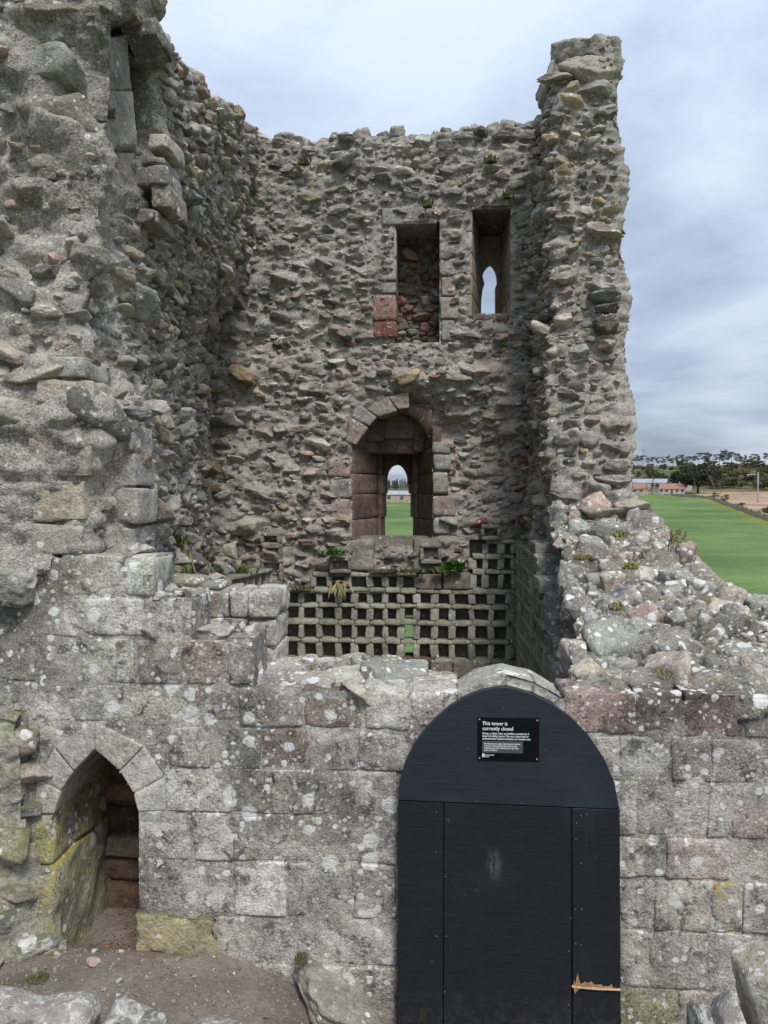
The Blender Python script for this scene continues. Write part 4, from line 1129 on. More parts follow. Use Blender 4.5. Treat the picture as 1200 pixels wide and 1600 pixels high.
# ------------------------------------------------------------------ front wall with the boarded doorway
YF = 4.2
fw = thing('doorway_wall', 'low front wall of lichen-spotted dressed stone around the boarded doorway', 'wall', (0, YF, 0))
FO = np.array(fw.location)
F = lambda px, py: hitY(px, py, YF)
fx = lambda px, py=1200: F(px, py)[0]
fz = lambda py, px=400: F(px, py)[2]
rg = np.random.default_rng(55)
xh0, xh1 = fx(84, 1350), fx(216, 1350); zh0, zh1 = -.3, fz(1172, 147)
topx = [(-300, 868), (238, 868), (240, 934), (300, 938), (302, 998), (396, 998), (398, 1072), (560, 1074), (680, 1086), (720, 1090), (880, 1090), (885, 1084), (1160, 1092), (1500, 1095)]
ftx = np.array([F(a_, b_)[0] for a_, b_ in topx]); ftz = np.array([F(a_, b_)[2] for a_, b_ in topx])
ftop = lambda s: np.interp(s, ftx, ftz)
def fskip(p, s, z):
    px, py = proj(p)
    w_ = np.interp(py, [1172, 1205, 1240, 1270, 1340], [0, 35, 57, 66, 66])
    hole = (py > 1172) & (np.abs(px - 149) < w_)
    return hole | ((px < 30) & (py > 1420)) | (z < -.3)
FS = Surf(lambda s, z: np.stack([s, np.full_like(s, YF + .003), z], 1), fx(-420), fx(1500), -.3, 2.6, lambda s: ftop(s) - .02, fskip, None, .13)
mb = MB()
def f_mort(p): 
    c_ = mort_col(p) * 0 + np.array((.38, .355, .31)); return c_ * (1 + .2 * fbm(p, 2.5, 3, 3))[:, None]
FS.sheet(.022, mb, f_mort)
xe = sorted([fx(-420), xh0, xh1] + [x_ for x_ in ftx if fx(-420) < x_ < fx(1500)] + [fx(1500)])
zl = sorted(set([-.4, zh1] + [round(z_, 4) for z_ in ftz]))
solid_cells(xe, zl, lambda x_, z_: (z_ < ftop(np.array([x_]))[0] - .03) and not (xh0 < x_ < xh1 and z_ < zh1), YF + .05, YF + .36, mb, (.28, .26, .23))
mb.v = [v - FO for v in mb.v]
link('mortar_core', mb.mesh('mortar_core'), M['ashlar'], fw)
def ash(px0, px1, py0, py1, tint, mat=None, proud=None, depth=.3, zref=None, chip=.02, r=.010, topj=0.0, name='stone_block'):
    """one dressed block by its picture rectangle; heights read at the picture column 400 so that courses run level"""
    zr = zref if zref is not None else 400
    z0, z1 = F(zr, py1)[2], F(zr, py0)[2]
    pm = (py0 + py1) / 2; x0, x1 = fx(px0, pm), fx(px1, pm)
    pr_ = rg.uniform(-.002, .010) if proud is None else proud
    j = lambda s_=.006: rg.normal(0, s_)
    gp = .004
    Y = YF - pr_
    p4 = [(x0 + gp + j(), Y + j(.003), z0 + gp + j(.004)), (x1 - gp + j(), Y + j(.003), z0 + gp + j(.004)), (x1 - gp + j(), Y + j(.003), z1 - gp + j(.004) + topj * rg.normal()), (x0 + gp + j(), Y + j(.003), z1 - gp + j(.004) + topj * rg.normal())]
    v, t = quad_block(p4, (0, 1, 0), depth, r=r, amp=.011, res=.022, freq=6, seed=int(px0 + py0 * 3) % 997, chip=chip)
    return part(name, v, t, mat or M['ashlar'], fw, np.array(tint) * rg.uniform(.92, 1.08) * (1 + rg.normal(0, .018, 3)))
LG = (.44, .412, .362); MG = (.39, .36, .312); DG = (.30, .272, .235); PK = (.40, .345, .3); RB = (.24, .165, .13); YL = (.36, .315, .19)
# left part, picture heights read near x = 150
for (y0, y1, xs_, tn) in [
    (868, 931, [58, 88, 190, 240], [PK, (.40, .365, .3), LG]),
    (932, 996, [45, 124, 229], [LG, LG]),
    (997, 1067, [8, 60, 127, 213, 285, 352, 396], [PK, LG, LG, DG, (.32, .265, .215), DG]),
    (1068, 1127, [20, 52, 112, 180, 284, 372], [MG, LG, LG, MG, DG]),
]:
    for i in range(len(xs_) - 1):
        ash(xs_[i], xs_[i + 1], y0, y1, np.array(tn[i]) * rg.uniform(.92, 1.08), zref=150, depth=.34, topj=.01 if y0 in (868,) else 0, chip=.05 if i >= len(xs_) - 3 else .02, r=.02 if i >= len(xs_) - 2 else .01)
# middle part
for (y0, y1, xs_, tn) in [
    (1072, 1137, [372, 474, 567, 640, 722], [DG, (.27, .215, .178), MG, MG]),
    (1138, 1200, [262, 327, 358, 406, 483, 560, 640], [MG, MG, DG, (.265, .21, .172), MG, MG]),
    (1201, 1270, [259, 360, 425, 492, 530, 622], [LG, DG, MG, MG, MG]),
    (1271, 1345, [216, 298, 366, 460, 538, 622], [LG, LG, DG, PK, MG]),
    (1346, 1430, [216, 283, 367, 450, 548, 622], [LG, LG, LG, (.36, .345, .32), (.34, .3, .262)]),
    (1431, 1503, [214, 342, 374, 494, 622], [YL, LG, (.24, .21, .12), MG]),
    (1504, 1590, [374, 500, 622], [MG, MG]),
]:
    for i in range(len(xs_) - 1):
        low = y0 == 1431
        ash(xs_[i], xs_[i + 1], y0, y1, np.array(tn[i]) * rg.uniform(.94, 1.08) * (1.1 if y0 > 1200 else 1), mat=M['mossy'] if (low and i in (0, 2)) else None, proud=(.02 if low and i == 0 else (-.05 if low and i == 2 else None)), depth=.4 if y0 == 1072 else .3, topj=.02 if y0 == 1072 else 0, r=.02 if y0 == 1072 else .007, chip=.03 if y0 in (1072, 1431) else .012)
# right of the doorway
RR = (.285, .215, .185)
for (y0, y1, xs_, tn) in [
    (1084, 1151, [880, 994, 1068, 1161, 1260, 1350], [RR, (.25, .215, .18), RR, MG, MG]),
    (1152, 1222, [930, 969, 1047, 1112, 1190, 1300], [LG, LG, DG, MG, LG]),
    (1223, 1308, [960, 996, 1106, 1145, 1260], [MG, LG, MG, PK]),
    (1309, 1374, [966, 1040, 1140, 1215, 1300], [LG, PK, MG, MG]),
    (1375, 1455, [968, 1020, 1113, 1160, 1240, 1300], [LG, MG, (.44, .41, .34), MG, MG]),
    (1456, 1546, [968, 1016, 1104, 1180, 1300], [LG, MG, LG, MG]),
    (1547, 1625, [968, 1060, 1160, 1300], [(.31, .29, .2), MG, MG]),
]:
    for i in range(len(xs_) - 1):
        ash(xs_[i], xs_[i + 1], y0, y1, np.array(tn[i]) * rg.uniform(.95, 1.1), mat=M['yellow'] if (y0 == 1375 and i == 2) else None, zref=1060, depth=.34, r=.01, chip=.018, topj=.012 if y0 == 1084 else 0)
# lichen stain on one pale block
# pointed recess: voussoirs
def vous(q, tn, Y=YF, depth=.66):
    p4 = [hitY(a_, b_, Y) for a_, b_ in q]
    v, t = quad_block(p4, (0, 1, 0), depth, r=.009, amp=.007, res=.02, seed=5, chip=.0); part('arch_stone', v, t, M['arch'], fw, np.array(tn) * 1.15)
vous([(147.6, 1172), (186, 1205), (224, 1166), (147.6, 1128)], (.36, .34, .28), YF - .008)
vous([(186.6, 1206), (207, 1240), (256, 1214), (225, 1167)], (.36, .345, .3), YF - .006)
vous([(207.6, 1241), (215, 1269), (259, 1268), (257, 1215)], (.37, .355, .31), YF - .009)
vous([(115, 1205), (147, 1172), (147, 1128), (84, 1168)], (.35, .33, .28), YF - .01)
vous([(95, 1236), (114.6, 1206), (83.6, 1169), (58, 1216)], (.35, .335, .29), YF - .007)
vous([(84, 1272), (94.6, 1237), (57.6, 1217), (50, 1272)], (.34, .32, .27), YF - .012)
vous([(52, 1330), (84, 1273), (50, 1273), (28, 1290)], (.33, .3, .22), YF - .0, .5)
# inside of the recess: smooth left cheek, red rubble at the back
xl = hitY(85, 1300, YF)[0]
def cheek(z0, z1, tn, mat, f0, f1, o0=0., o1=0.):
    c_ = [(xl - .32, f0, z0), (xl + o0, f0, z0), (xl - .3, 4.95, z0), (xl + .02, 4.95, z0), (xl - .32, f1, z1), (xl + o1, f1, z1), (xl - .3, 4.95, z1), (xl + .02, 4.95, z1)]
    v, t = rblock(c_, r=.03, amp=.03, res=.03, freq=4.5, seed=int(z0 * 100) + 50, chip=.02); part('cheek_stone', v, t, mat, fw, tn)
cheek(1.12, 1.62, (.27, .265, .26), M['mass'], YF + .04, YF + .04)
cheek(.72, 1.115, (.34, .32, .17), M['yellow'], YF - .03, YF + .03, .0, .0)
cheek(-.2, .715, (.36, .345, .24), M['yellow'], YF - .16, YF - .05, .07, .02)
yb_ = 4.88
zr_ = -.25
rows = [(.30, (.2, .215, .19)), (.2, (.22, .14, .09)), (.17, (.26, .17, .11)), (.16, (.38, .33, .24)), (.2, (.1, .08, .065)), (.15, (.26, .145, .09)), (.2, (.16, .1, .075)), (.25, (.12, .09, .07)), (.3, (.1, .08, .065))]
for k, (h_, tn) in enumerate(rows):
    xs_ = [xh0 - .05, (xh0 + xh1) / 2 + rg.uniform(-.02, .12), xh1 + .12]
    for i in range(2):
        v, t = aabb_block(xs_[i] + .01, xs_[i + 1] - .01, yb_ + rg.uniform(-.03, .03), yb_ + .3, zr_ + .012, zr_ + h_ - .012, r=.025, amp=.02, res=.04, seed=k * 3 + i); part('rear_stone', v, t, M['jamb'], fw, np.array(tn) * rg.uniform(.8, 1.2))
    zr_ += h_
v, t = aabb_block(xh0 - .2, xh1 + .3, yb_ + .05, yb_ + .4, -.4, 1.7, r=.01, amp=.02, res=.1); part('rear_mortar', v, t, M['mortar'], fw, (.22, .16, .12))
# right cheek below the arch
v, t = aabb_block(xh1 + .004, xh1 + .3, YF + .32, 4.95, -.3, fz(1270, 215), r=.01, amp=.01, res=.05); part('cheek_stone', v, t, M['mass'], fw, (.25, .22, .19))
# mossy broken masonry left of the recess
ML = Surf(lambda s, z: np.stack([-2.02 + (s - 1.4) * .95, 4.225 - .34 * np.clip(1.4 - s, 0, 2) - .22 * sstep(1.2, .1, z) * np.clip(1.45 - s, 0, 1), z], 1), 0, 1.45, -.1, 1.72, None, lambda p, s, z: proj(p)[0] > np.interp(proj(p)[1], [1120, 1270, 1320, 1420, 1500], [30, 40, 60, 96, 110]), None, .8)
st = pack(ML, [(60, .22, .36, .45, .7), (200, .12, .2, .45, .75), (900, .04, .09, .5, .8)], rg, None, None, 1.0)
mb = MB(); ML.sheet(.025, mb, lambda p: np.tile(np.array((.38, .355, .29)), (len(p), 1)), st, .4)
v, t = aabb_block(-3.4, -2.28, 4.15, 4.9, -.4, 1.6, r=.02, amp=.01, res=.1); mb.add(v, t, (.27, .26, .22))
mb.v = [v - FO for v in mb.v]
link('broken_face', mb.mesh('broken_face'), M['mossy'], fw)
lay_stones(ML, st, fw, rg, M['mossy'], 60, big_depth=.5, proud=-.1, name='face_stone', small_name='face_rubble', tint=lambda px, py, r: pick(r, [(2, GREY), (2, (.27, .25, .16)), (1, WARM), (1, PALE)]))
# hood of arch stones behind the door panel
hood_in = [(640, 1165), (680, 1125), (716, 1096), (752, 1078), (790, 1070), (832, 1082), (866, 1098), (900, 1126), (935, 1168)]
hood_out = [(612, 1140), (655, 1098), (716, 1082), (746, 1063), (790, 1053), (836, 1064), (876, 1088), (918, 1102), (960, 1150)]
mbh = MB()
for i in range(2, 6):
    p4 = [hitY(a_, b_, YF - .015) for a_, b_ in [hood_in[i], hood_in[i + 1], hood_out[i + 1], hood_out[i]]]
    v, t = quad_block(p4, (0, 1, 0), .26, r=.0008, amp=.012, res=.02, seed=7, chip=0); mbh.add(v, t)
part('arch_stone', np.concatenate(mbh.v), np.concatenate(mbh.t), M['coping'], fw, np.array((.40, .38, .33)))
# rough top of the middle part
WT = Surf(lambda s, y: np.stack([s, y, ftop(s) - .03 + .02 * sstep(YF, YF + .4, y) * (s < fx(560, 1070)) - .05 * sstep(fx(600, 1080), fx(670, 1080), s)], 1), fx(398, 1070), fx(722, 1085), YF + .06, YF + .85, None, lambda p, s, y: (s > fx(672, 1080)) & (y > YF + .32), None, .4)
mb = MB(); WT.sheet(.025, mb, f_mort)
v, t = aabb_block(fx(398, 1070), fx(668, 1085), YF + .4, YF + .86, -.4, fz(1074) - .08, r=.02, amp=.01, res=.1); mb.add(v, t, (.28, .26, .22))
mb.v = [v - FO for v in mb.v]
link('wall_top', mb.mesh('wall_top'), M['coping'], fw)
st = pack(WT, [(200, .2, .36, .5, .8), (400, .1, .18, .5, .8), (600, .05, .1, .5, .8)], rg, None, None, .92)
lay_stones(WT, st, fw, rg, M['coping'], 60, big_depth=.3, proud=-.1, name='top_stone', small_name='top_rubble', tint=lambda px, py, r: pick(r, [(2, GREY), (2, WARM), (1, PALE)]), angj=.3)
v, t = yblock(560, 668, 1050, 1082, 4.62, 5.0, r=.03, amp=.015, res=.03, chip=.03); part('top_block', v, t, M['coping'], fw, (.33, .32, .29))
v, t = yblock(410, 556, 1054, 1090, 4.6, 5.0, r=.05, amp=.025, res=.03, chip=.03); part('top_block', v, t, M['coping'], fw, (.3, .3, .24))
# boulders on the left steps
for k in range(34):
    a_ = [(60, 236, 866), (238, 300, 934), (302, 394, 998)][k % 3]
    cx = rg.uniform(a_[0], a_[1]); w_ = rg.uniform(8, 26); Yk = rg.uniform(4.28, 4.55); yk = HORIZON + (a_[2] - HORIZON) * 4.2 / Yk
    place_rock(fw, cx - w_ / 2, cx + w_ / 2, yk - w_ * .42, yk + w_ * .22, Yk, M['coping'], pick(rg, [(2, MG), (2, LG), (1, DG)]), name='top_stone', ang=rg.normal(0, .2))
for q in [(236, 300, 928, 990, 4.3, DG, 'rnd'), (226, 262, 926, 948, 4.25, PALE, 'big'), (215, 262, 985, 1010, 4.22, MG, 'big'), (298, 352, 984, 1006, 4.25, MG, 'big')]:
    place_rock(fw, *q[:5], M['coping'], np.array(q[5]), kind=q[6], name='top_stone', depth=.3)

# ------------------------------------------------------------------ short cross wall behind the steps
cw = thing('inner_wall_stub', 'short lichen-spotted wall stub with squared end behind the left steps', 'wall', (-1.6, 5.0, 0))
for (y0, y1, xs_, tn) in [(924, 966, [240, 300, 358, 386, 434], [DG, DG, MG, LG]), (967, 1012, [240, 330, 384, 432], [DG, DG, MG]), (1013, 1070, [240, 330, 432], [MG, PK])]:
    for i in range(len(xs_) - 1):
        v, t = yblock(xs_[i] + .5, xs_[i + 1] - .5, y0 + .5, y1 - .5, 4.62 + rg.uniform(-.02, .02), 5.05, r=.018, amp=.012, res=.03, seed=i + y0, chip=.03)
        part('stone_block', v, t, M['ashlar'], cw, np.array(tn[i]) * rg.uniform(.95, 1.1))
v, t = yblock(242, 430, 940, 1300, 4.67, 5.02, r=.02, amp=.01, res=.1); part('mortar_core', v, t, M['mortar'], cw, (.3, .28, .25))
v, t = yblock(250, 312, 905, 925, 4.64, 5.0, r=.03, amp=.03, res=.03); part('broken_slab', v, t, M['coping'], cw, (.29, .26, .2))
v, t = yblock(312, 345, 912, 926, 4.66, 5.0, r=.03, amp=.03, res=.03); part('broken_slab', v, t, M['coping'], cw, (.29, .28, .24))

# left nest boxes: what is left of them on the left wall
zn = [hitY(380, q, 9.0)[2] for q in (960, 932, 905)]
nx_ = hitY(335, 930, 9.3)[0]
for k, (px0, px1, Ya, Yb2) in enumerate([(300, 330, 6.2, 8.2), (345, 425, 8.6, 9.95)]):
    n = 8
    for i in range(n + 1):
        f = i / n; Y = Ya + (Yb2 - Ya) * f; px_ = px0 + (px1 - px0) * f
        a_ = hitY(px_, 930, Y)[0]
        v, t = aabb_block(a_ - .2, a_ + .02, Y, Y + .035, .9, zn[2] if k else zn[2] - .06, r=.008, amp=.008, res=.05, seed=i); part('nest_divider', v, t, M['nest'], lw, np.array(NT) * rg.uniform(.8, 1.1))
    for z_ in (zn[2] + .02, zn[1]):
        c_ = []
        xa = hitY(px0, 930, Ya)[0]; xb = hitY(px1, 930, Yb2)[0]
        for zz_ in (z_ - .02, z_ + .02): c_ += [(xa - .22, Ya, zz_), (xa + .03, Ya, zz_), (xb - .22, Yb2, zz_), (xb + .03, Yb2, zz_)]
        v, t = rblock(c_, r=.01, amp=.012, res=.06, freq=7); part('nest_shelf', v, t, M['nest'], lw, np.array(NT) * rg.uniform(.9, 1.1))
for q, Y, tn in [((236, 262, 862, 880), 5.6, GREY), ((262, 290, 866, 886), 6.0, GREY), ((300, 320, 880, 895), 7.0, PALE), ((330, 360, 880, 900), 8.2, GREY), ((318, 345, 895, 915), 7.6, PALE), ((348, 368, 850, 876), 9.7, WARM)]:
    place_rock(lw, *q, Y, M['coping'], np.array(tn), name='ledge_stone')

# ------------------------------------------------------------------ near parapet that the picture is taken over
pw = thing('parapet_wall', 'near parapet of white lichened stones along the bottom edge', 'wall', (0, 1.4, 0))
PO = np.array(pw.location)
mb = MB()
v, t = aabb_block(-3.5, 3.5, 1.0, 1.5, -.2, 1.44, r=.04, amp=.05, res=.12, freq=4); mb.add(v - PO, t, (.28, .26, .22))
link('mortar_core', mb.mesh('mortar_core'), M['mortar'], pw)
def hero(px0, px1, py0, py1, Y, dep, seed, tint, round_=.6, ang=0., tilt=-.2, mat=None):
    a_ = hitY(px0, (py0 + py1) / 2, Y); b_ = hitY(px1, (py0 + py1) / 2, Y); c_ = hitY((px0 + px1) / 2, py0, Y); d_ = hitY((px0 + px1) / 2, py1, Y)
    w_, h_ = b_[0] - a_[0], c_[2] - d_[2]
    v, t = rock(seed, 5, round_, .05)
    v = v * (1 + .02 * fbm(v, 9, 3, seed))[:, None]
    R = rotm(np.array([0, -1.0, 0]), np.array([1.0, 0, 0]), ang, tilt, 0)
    v = (v * np.array([w_ * .53, dep * .53, h_ * .53])) @ R.T + np.array([(a_[0] + b_[0]) / 2, Y, (c_[2] + d_[2]) / 2])
    for it in range(4):
        v[:, 2] += (proj(v)[1].min() - py0) / FPX * Y
    return part('coping_stone', v, t, mat or M['parapet'], pw, tint)
M['parapet'] = stone_mat('parapet_stone', .8, .5, .3, .1, .6, grain=1.2)
def patch_lichen_mat():
    m, nt = new_mat('crusted_stone'); g = G(nt)
    P = g.n('ShaderNodeNewGeometry').outputs['Position']; oi = g.n('ShaderNodeObjectInfo').outputs['Color']
    n1 = g.noise(P, 16, 8, .78, .3); n2 = g.noise(P, 40, 4, .7); n3 = g.noise(P, 160, 3, .7)
    c = g.mix(g.ramp(n2, .3, .7, 0, .6), oi, (.2, .17, .135))
    c = g.mix(g.ramp(n1, .47, .60, 0, .9), c, (.60, .575, .51))
    c = g.mix(g.ramp(g.noise(P, 14, 4, .7), .58, .64, 0, .7), c, (.09, .085, .08))
    c = g.mix(g.math('MULTIPLY', g.spots(P, 70, .6, .5, .1), .8), c, (.62, .62, .58))
    bs = g.n('ShaderNodeBsdfPrincipled', {'Base Color': c, 'Roughness': .93}); bs.inputs['Specular IOR Level'].default_value = .2
    b = g.n('ShaderNodeBump', {'Height': g.math('ADD', n2, g.math('MULTIPLY', n3, .6)), 'Strength': .7, 'Distance': .015}); g.set(bs.inputs['Normal'], b.outputs[0])
    nt.links.new(bs.outputs[0], g.n('ShaderNodeOutputMaterial').inputs[0]); return m
M['crust'] = patch_lichen_mat()
rg = np.random.default_rng(66)
def slab(pxa, pxb, pya, pyb, Y0, Y1, tint, seed):
    zt0 = CAM_Z - (pya - HORIZON) / FPX * Y1; zt1 = CAM_Z - (pyb - HORIZON) / FPX * Y1
    xa, xb = hitY(pxa, pya, Y1)[0], hitY(pxb, pyb, Y1)[0]
    c_ = [(xa, Y0, 1.3), (xb, Y0, 1.3), (xa, Y1, 1.3), (xb, Y1, 1.3), (xa, Y0 + .02, zt0 - .02), (xb, Y0 + .02, zt1 - .02), (xa, Y1 - .02, zt0), (xb - .02, Y1 - .05, zt1)]
    v, t = rblock(c_, r=.03, amp=.03, res=.016, freq=6, seed=seed, chip=.04)
    part('coping_stone', v, t, M['crust'], pw, tint)
slab(-140, 184, 1538, 1560, 1.1, 1.72, (.36, .33, .29), 31)
slab(188, 300, 1560, 1572, 1.15, 1.66, (.22, .21, .19), 32)
slab(305, 560, 1600, 1598, 1.1, 1.6, (.33, .31, .27), 33)
slab(570, 1080, 1640, 1640, 1.1, 1.55, (.33, .31, .27), 34)
hero(1152, 1250, 1468, 1640, 1.62, .2, 904, (.40, .36, .26), .35, .12, -.15, M['crust'])
hero(1108, 1180, 1545, 1700, 1.55, .2, 905, (.3, .29, .26), .3, -.1, -.1, M['crust'])
hero(1086, 1130, 1560, 1700, 1.6, .16, 906, (.2, .19, .18), .3, .15, -.1, M['crust'])
hero(1230, 1420, 1480, 1700, 1.5, .3, 907, (.3, .29, .26), .5, 0, -.1, M['crust'])
slab(-460, -150, 1545, 1545, 1.1, 1.7, (.33, .31, .27), 35)

# ------------------------------------------------------------------ boarded door
YD = 4.115
def paint_mat(name, k):
  paint, nt = new_mat(name); g = G(nt)
  P = g.n('ShaderNodeNewGeometry').outputs['Position']
  mp = g.n('ShaderNodeMapping', {'Vector': P}); mp.inputs['Scale'].default_value = (1.2, 1, 22)
  gr = g.noise(mp.outputs[0], 6.0, 4, .7)
  n2 = g.noise(P, 2.2, 4, .6)
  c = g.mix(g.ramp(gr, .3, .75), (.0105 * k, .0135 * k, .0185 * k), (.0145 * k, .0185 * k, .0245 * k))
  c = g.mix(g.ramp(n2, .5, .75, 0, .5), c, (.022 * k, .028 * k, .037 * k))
  mp2 = g.n('ShaderNodeMapping', {'Vector': P}); mp2.inputs['Scale'].default_value = (14, 1, 2.0)
  sm = g.noise(mp2.outputs[0], 3.0, 5, .75)
  ctr = hitY(772, 1352, YD)
  rel = g.n('ShaderNodeVectorMath', {0: P, 1: tuple(ctr)}, operation='SUBTRACT')
  rs = g.n('ShaderNodeVectorMath', {0: rel.outputs[0], 1: (19.0, 0.0, 8.5)}, operation='MULTIPLY')
  ln = g.n('ShaderNodeVectorMath', {0: rs.outputs[0]}, operation='LENGTH').outputs['Value']
  smk = g.math('MULTIPLY', g.ramp(ln, 1.1, .2), g.ramp(g.math('MULTIPLY', g.math('ADD', sm, g.noise(P, 28, 4, .75)), .5), .42, .6))
  c = g.mix(g.math('MULTIPLY', smk, .75), c, (.10, .105, .11))
  scr = g.math('MULTIPLY', g.ramp(g.noise(P, 34, 3, .7, 1.0), .66, .76), g.ramp(g.noise(P, 3.1, 2, .5), .38, .55))
  c = g.mix(g.math('MULTIPLY', scr, .5), c, (.09, .09, .09))
  zz_ = g.n('ShaderNodeSeparateXYZ', {0: P}).outputs[2]
  dst = g.math('MULTIPLY', g.ramp(zz_, .22, -.05), g.ramp(g.noise(P, 17, 5, .75), .42, .7))
  c = g.mix(g.math('MULTIPLY', dst, .55), c, (.07, .06, .05))
  mp3 = g.n('ShaderNodeMapping', {'Vector': P}); mp3.inputs['Scale'].default_value = (30, 1, .7)
  c = g.mix(g.ramp(g.noise(mp3.outputs[0], 1.0, 5, .7), .56, .72, 0, .35), c, (.034, .039, .045))
  bs = g.n('ShaderNodeBsdfPrincipled', {'Base Color': c, 'Roughness': g.ramp(gr, .2, .8, .5, .68)}); bs.inputs['Specular IOR Level'].default_value = .35
  b = g.n('ShaderNodeBump', {'Height': gr, 'Strength': .12, 'Distance': .004}); g.set(bs.inputs['Normal'], b.outputs[0])
  nt.links.new(bs.outputs[0], g.n('ShaderNodeOutputMaterial').inputs[0])
  return paint
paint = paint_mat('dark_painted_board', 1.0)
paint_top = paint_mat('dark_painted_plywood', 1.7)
dd = thing('boarded_door', 'dark navy painted plywood boarding shaped as a pointed arch over the doorway', 'door', (0.35, YD, -.05))
def dpart(name, pts, depth=.03, Y=YD, mat=paint):
    p3 = [hitY(a_, b_, Y) for a_, b_ in pts]
    bm = bmesh.new(); f = bm.faces.new([bm.verts.new(p) for p in p3])
    r_ = bmesh.ops.extrude_face_region(bm, geom=[f]); bmesh.ops.translate(bm, verts=[q for q in r_['geom'] if isinstance(q, bmesh.types.BMVert)], vec=(0, depth, 0))
    bmesh.ops.recalc_face_normals(bm, faces=bm.faces)
    bmesh.ops.bevel(bm, geom=[e_ for e_ in bm.edges], offset=.002, segments=1, affect='EDGES')
    bmesh.ops.triangulate(bm, faces=bm.faces); bm.verts.index_update()
    v = np.array([list(q.co) for q in bm.verts]); t = np.array([[q.index for q in fc.verts] for fc in bm.faces]); bm.free()
    return part(name, v, t, mat, dd, (1, 1, 1), False)
jy = lambda px: 1250.5 + (px - 622) * 15.0 / 346
arc = [(622, 1250), (625, 1221), (633, 1192), (647, 1164), (662, 1144), (682, 1122), (705, 1103), (728, 1089), (752, 1079.5), (774, 1075), (790, 1074), (803, 1076), (832, 1085), (862, 1100), (893, 1122), (922, 1152), (945, 1187), (960, 1222), (968, 1264)]
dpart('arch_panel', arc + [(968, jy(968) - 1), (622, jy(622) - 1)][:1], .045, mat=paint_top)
dpart('side_board', [(622, jy(622) + .5), (620, 1612), (691.6, 1614), (693, jy(693) + .5)], .04, YD + .006)
dpart('centre_board', [(694.2, jy(694) + .5), (693, 1614), (893, 1616), (892.8, jy(893) + .5)], .04, YD + .006)
dpart('side_board', [(894.2, jy(894) + .5), (895, 1537), (969.6, 1546), (968.5, jy(968) + .5)], .04, YD + .004)
dpart('lower_board', [(895, 1541.5), (895, 1616), (970.5, 1618), (969.6, 1549)], .04, YD + .01)
wood = simple_mat('splintered_wood', (.42, .22, .1), .8, 60, .4)
wood2 = simple_mat('pale_split_wood', (.62, .5, .36), .8, 60, .3)
sp = [(896, 1541), (897, 1531), (899, 1538), (901, 1527), (903, 1521), (905, 1533), (908, 1539), (913, 1535), (920, 1537), (924, 1534), (930, 1540), (940, 1539), (943, 1542), (952, 1542), (956, 1538), (958, 1544), (964, 1545), (964, 1548), (940, 1546), (905, 1545), (898, 1553)]
p3 = [hitY(a_, b_, YD - .001) for a_, b_ in sp]; v, t = extrude_poly(p3, (0, 1, 0), .012); part('splintered_edge', v, t, wood, dd, (1, 1, 1), False)
p3 = [hitY(a_, b_, YD - .004) for a_, b_ in [(894, 1541.3), (930, 1544), (970, 1546.3), (970, 1548.4), (930, 1546.8), (894, 1543.4)]]; v, t = extrude_poly(p3, (0, 1, 0), .012); part('split_edge', v, t, wood2, dd, (1, 1, 1), False)
steel = simple_mat('screw_steel', (.33, .33, .34), .5, 0, spec=.5)
for (a_, b_) in [(682, 1269), (681, 1332), (700, 1280), (696, 1370), (682, 1463), (697, 1463), (695, 1550), (892, 1435), (901, 1286), (908, 1275), (917, 1273), (900, 1312), (908, 1349), (899, 1421), (909, 1421), (900, 1475), (908, 1477), (889, 1486), (888, 1570), (745, 1252), (815, 1255), (787, 1106), (853, 1172), (731, 1170)]:
    c_ = hitY(a_, b_, YD); v, t = tube([c_ + [0, .004, 0], c_ + [0, -.0015, 0]], .0017, 8); part('screw', v, t, steel, dd, (1, 1, 1), False)

# ------------------------------------------------------------------ notice on the door
sg = thing('notice_sign', 'small black notice with white writing screwed to the door top', 'sign', tuple(hitY(794, 1190, YD - .01)))
SO = np.array(sg.location)
YSG = YD - .006
tl, br = hitY(746.5, 1120, YSG), hitY(842.5, 1190, YSG)
sx0, sx1, sz1, sz0 = tl[0], br[0], tl[2], br[2]
SWd, SHt = sx1 - sx0, sz1 - sz0
black = simple_mat('black_sign_face', (.004, .004, .006), .35, 0, spec=.4)
white = simple_mat('white_print', (.8, .8, .8), .6, 0)
greyp = simple_mat('grey_print', (.075, .085, .09), .5, 0)
v, t = aabb_block(sx0, sx1, YSG, YSG + .006, sz0, sz1, r=.0015, amp=0, res=.5); part('sign_panel', v, t, black, sg, (1, 1, 1), False)
def text(name, body, u, w, size, mat, maxw=None, y=YSG - .001, bold=0.0):
    cu = bpy.data.curves.new('lettering', 'FONT'); cu.body = body; cu.size = size; cu.space_line = .95; cu.offset = bold
    cu.resolution_u = 2
    tmp = bpy.data.objects.new('lettering', cu); COL.objects.link(tmp)
    bpy.context.view_layer.update()
    me = bpy.data.meshes.new_from_object(tmp.evaluated_get(bpy.context.evaluated_depsgraph_get()))
    bpy.data.objects.remove(tmp); bpy.data.curves.remove(cu)
    co = np.zeros(len(me.vertices) * 3, np.float32); me.vertices.foreach_get('co', co); co = co.reshape(-1, 3)
    s_ = 1.0
    if maxw: s_ = maxw / max(1e-6, co[:, 0].max() - co[:, 0].min())
    new = np.stack([sx0 + u * SWd + co[:, 0] * s_, np.full(len(co), y), sz1 - w * SHt + co[:, 1]], 1) - SO
    me.vertices.foreach_set('co', new.astype(np.float32).ravel()); me.update()
    me.materials.clear(); me.materials.append(mat)
    o = bpy.data.objects.new(name, me); COL.objects.link(o); o.parent = sg
    return o
text('heading', 'This tower is\ncurrently closed', .075, .185, SHt * .122, white, SWd * .5, bold=.0004)
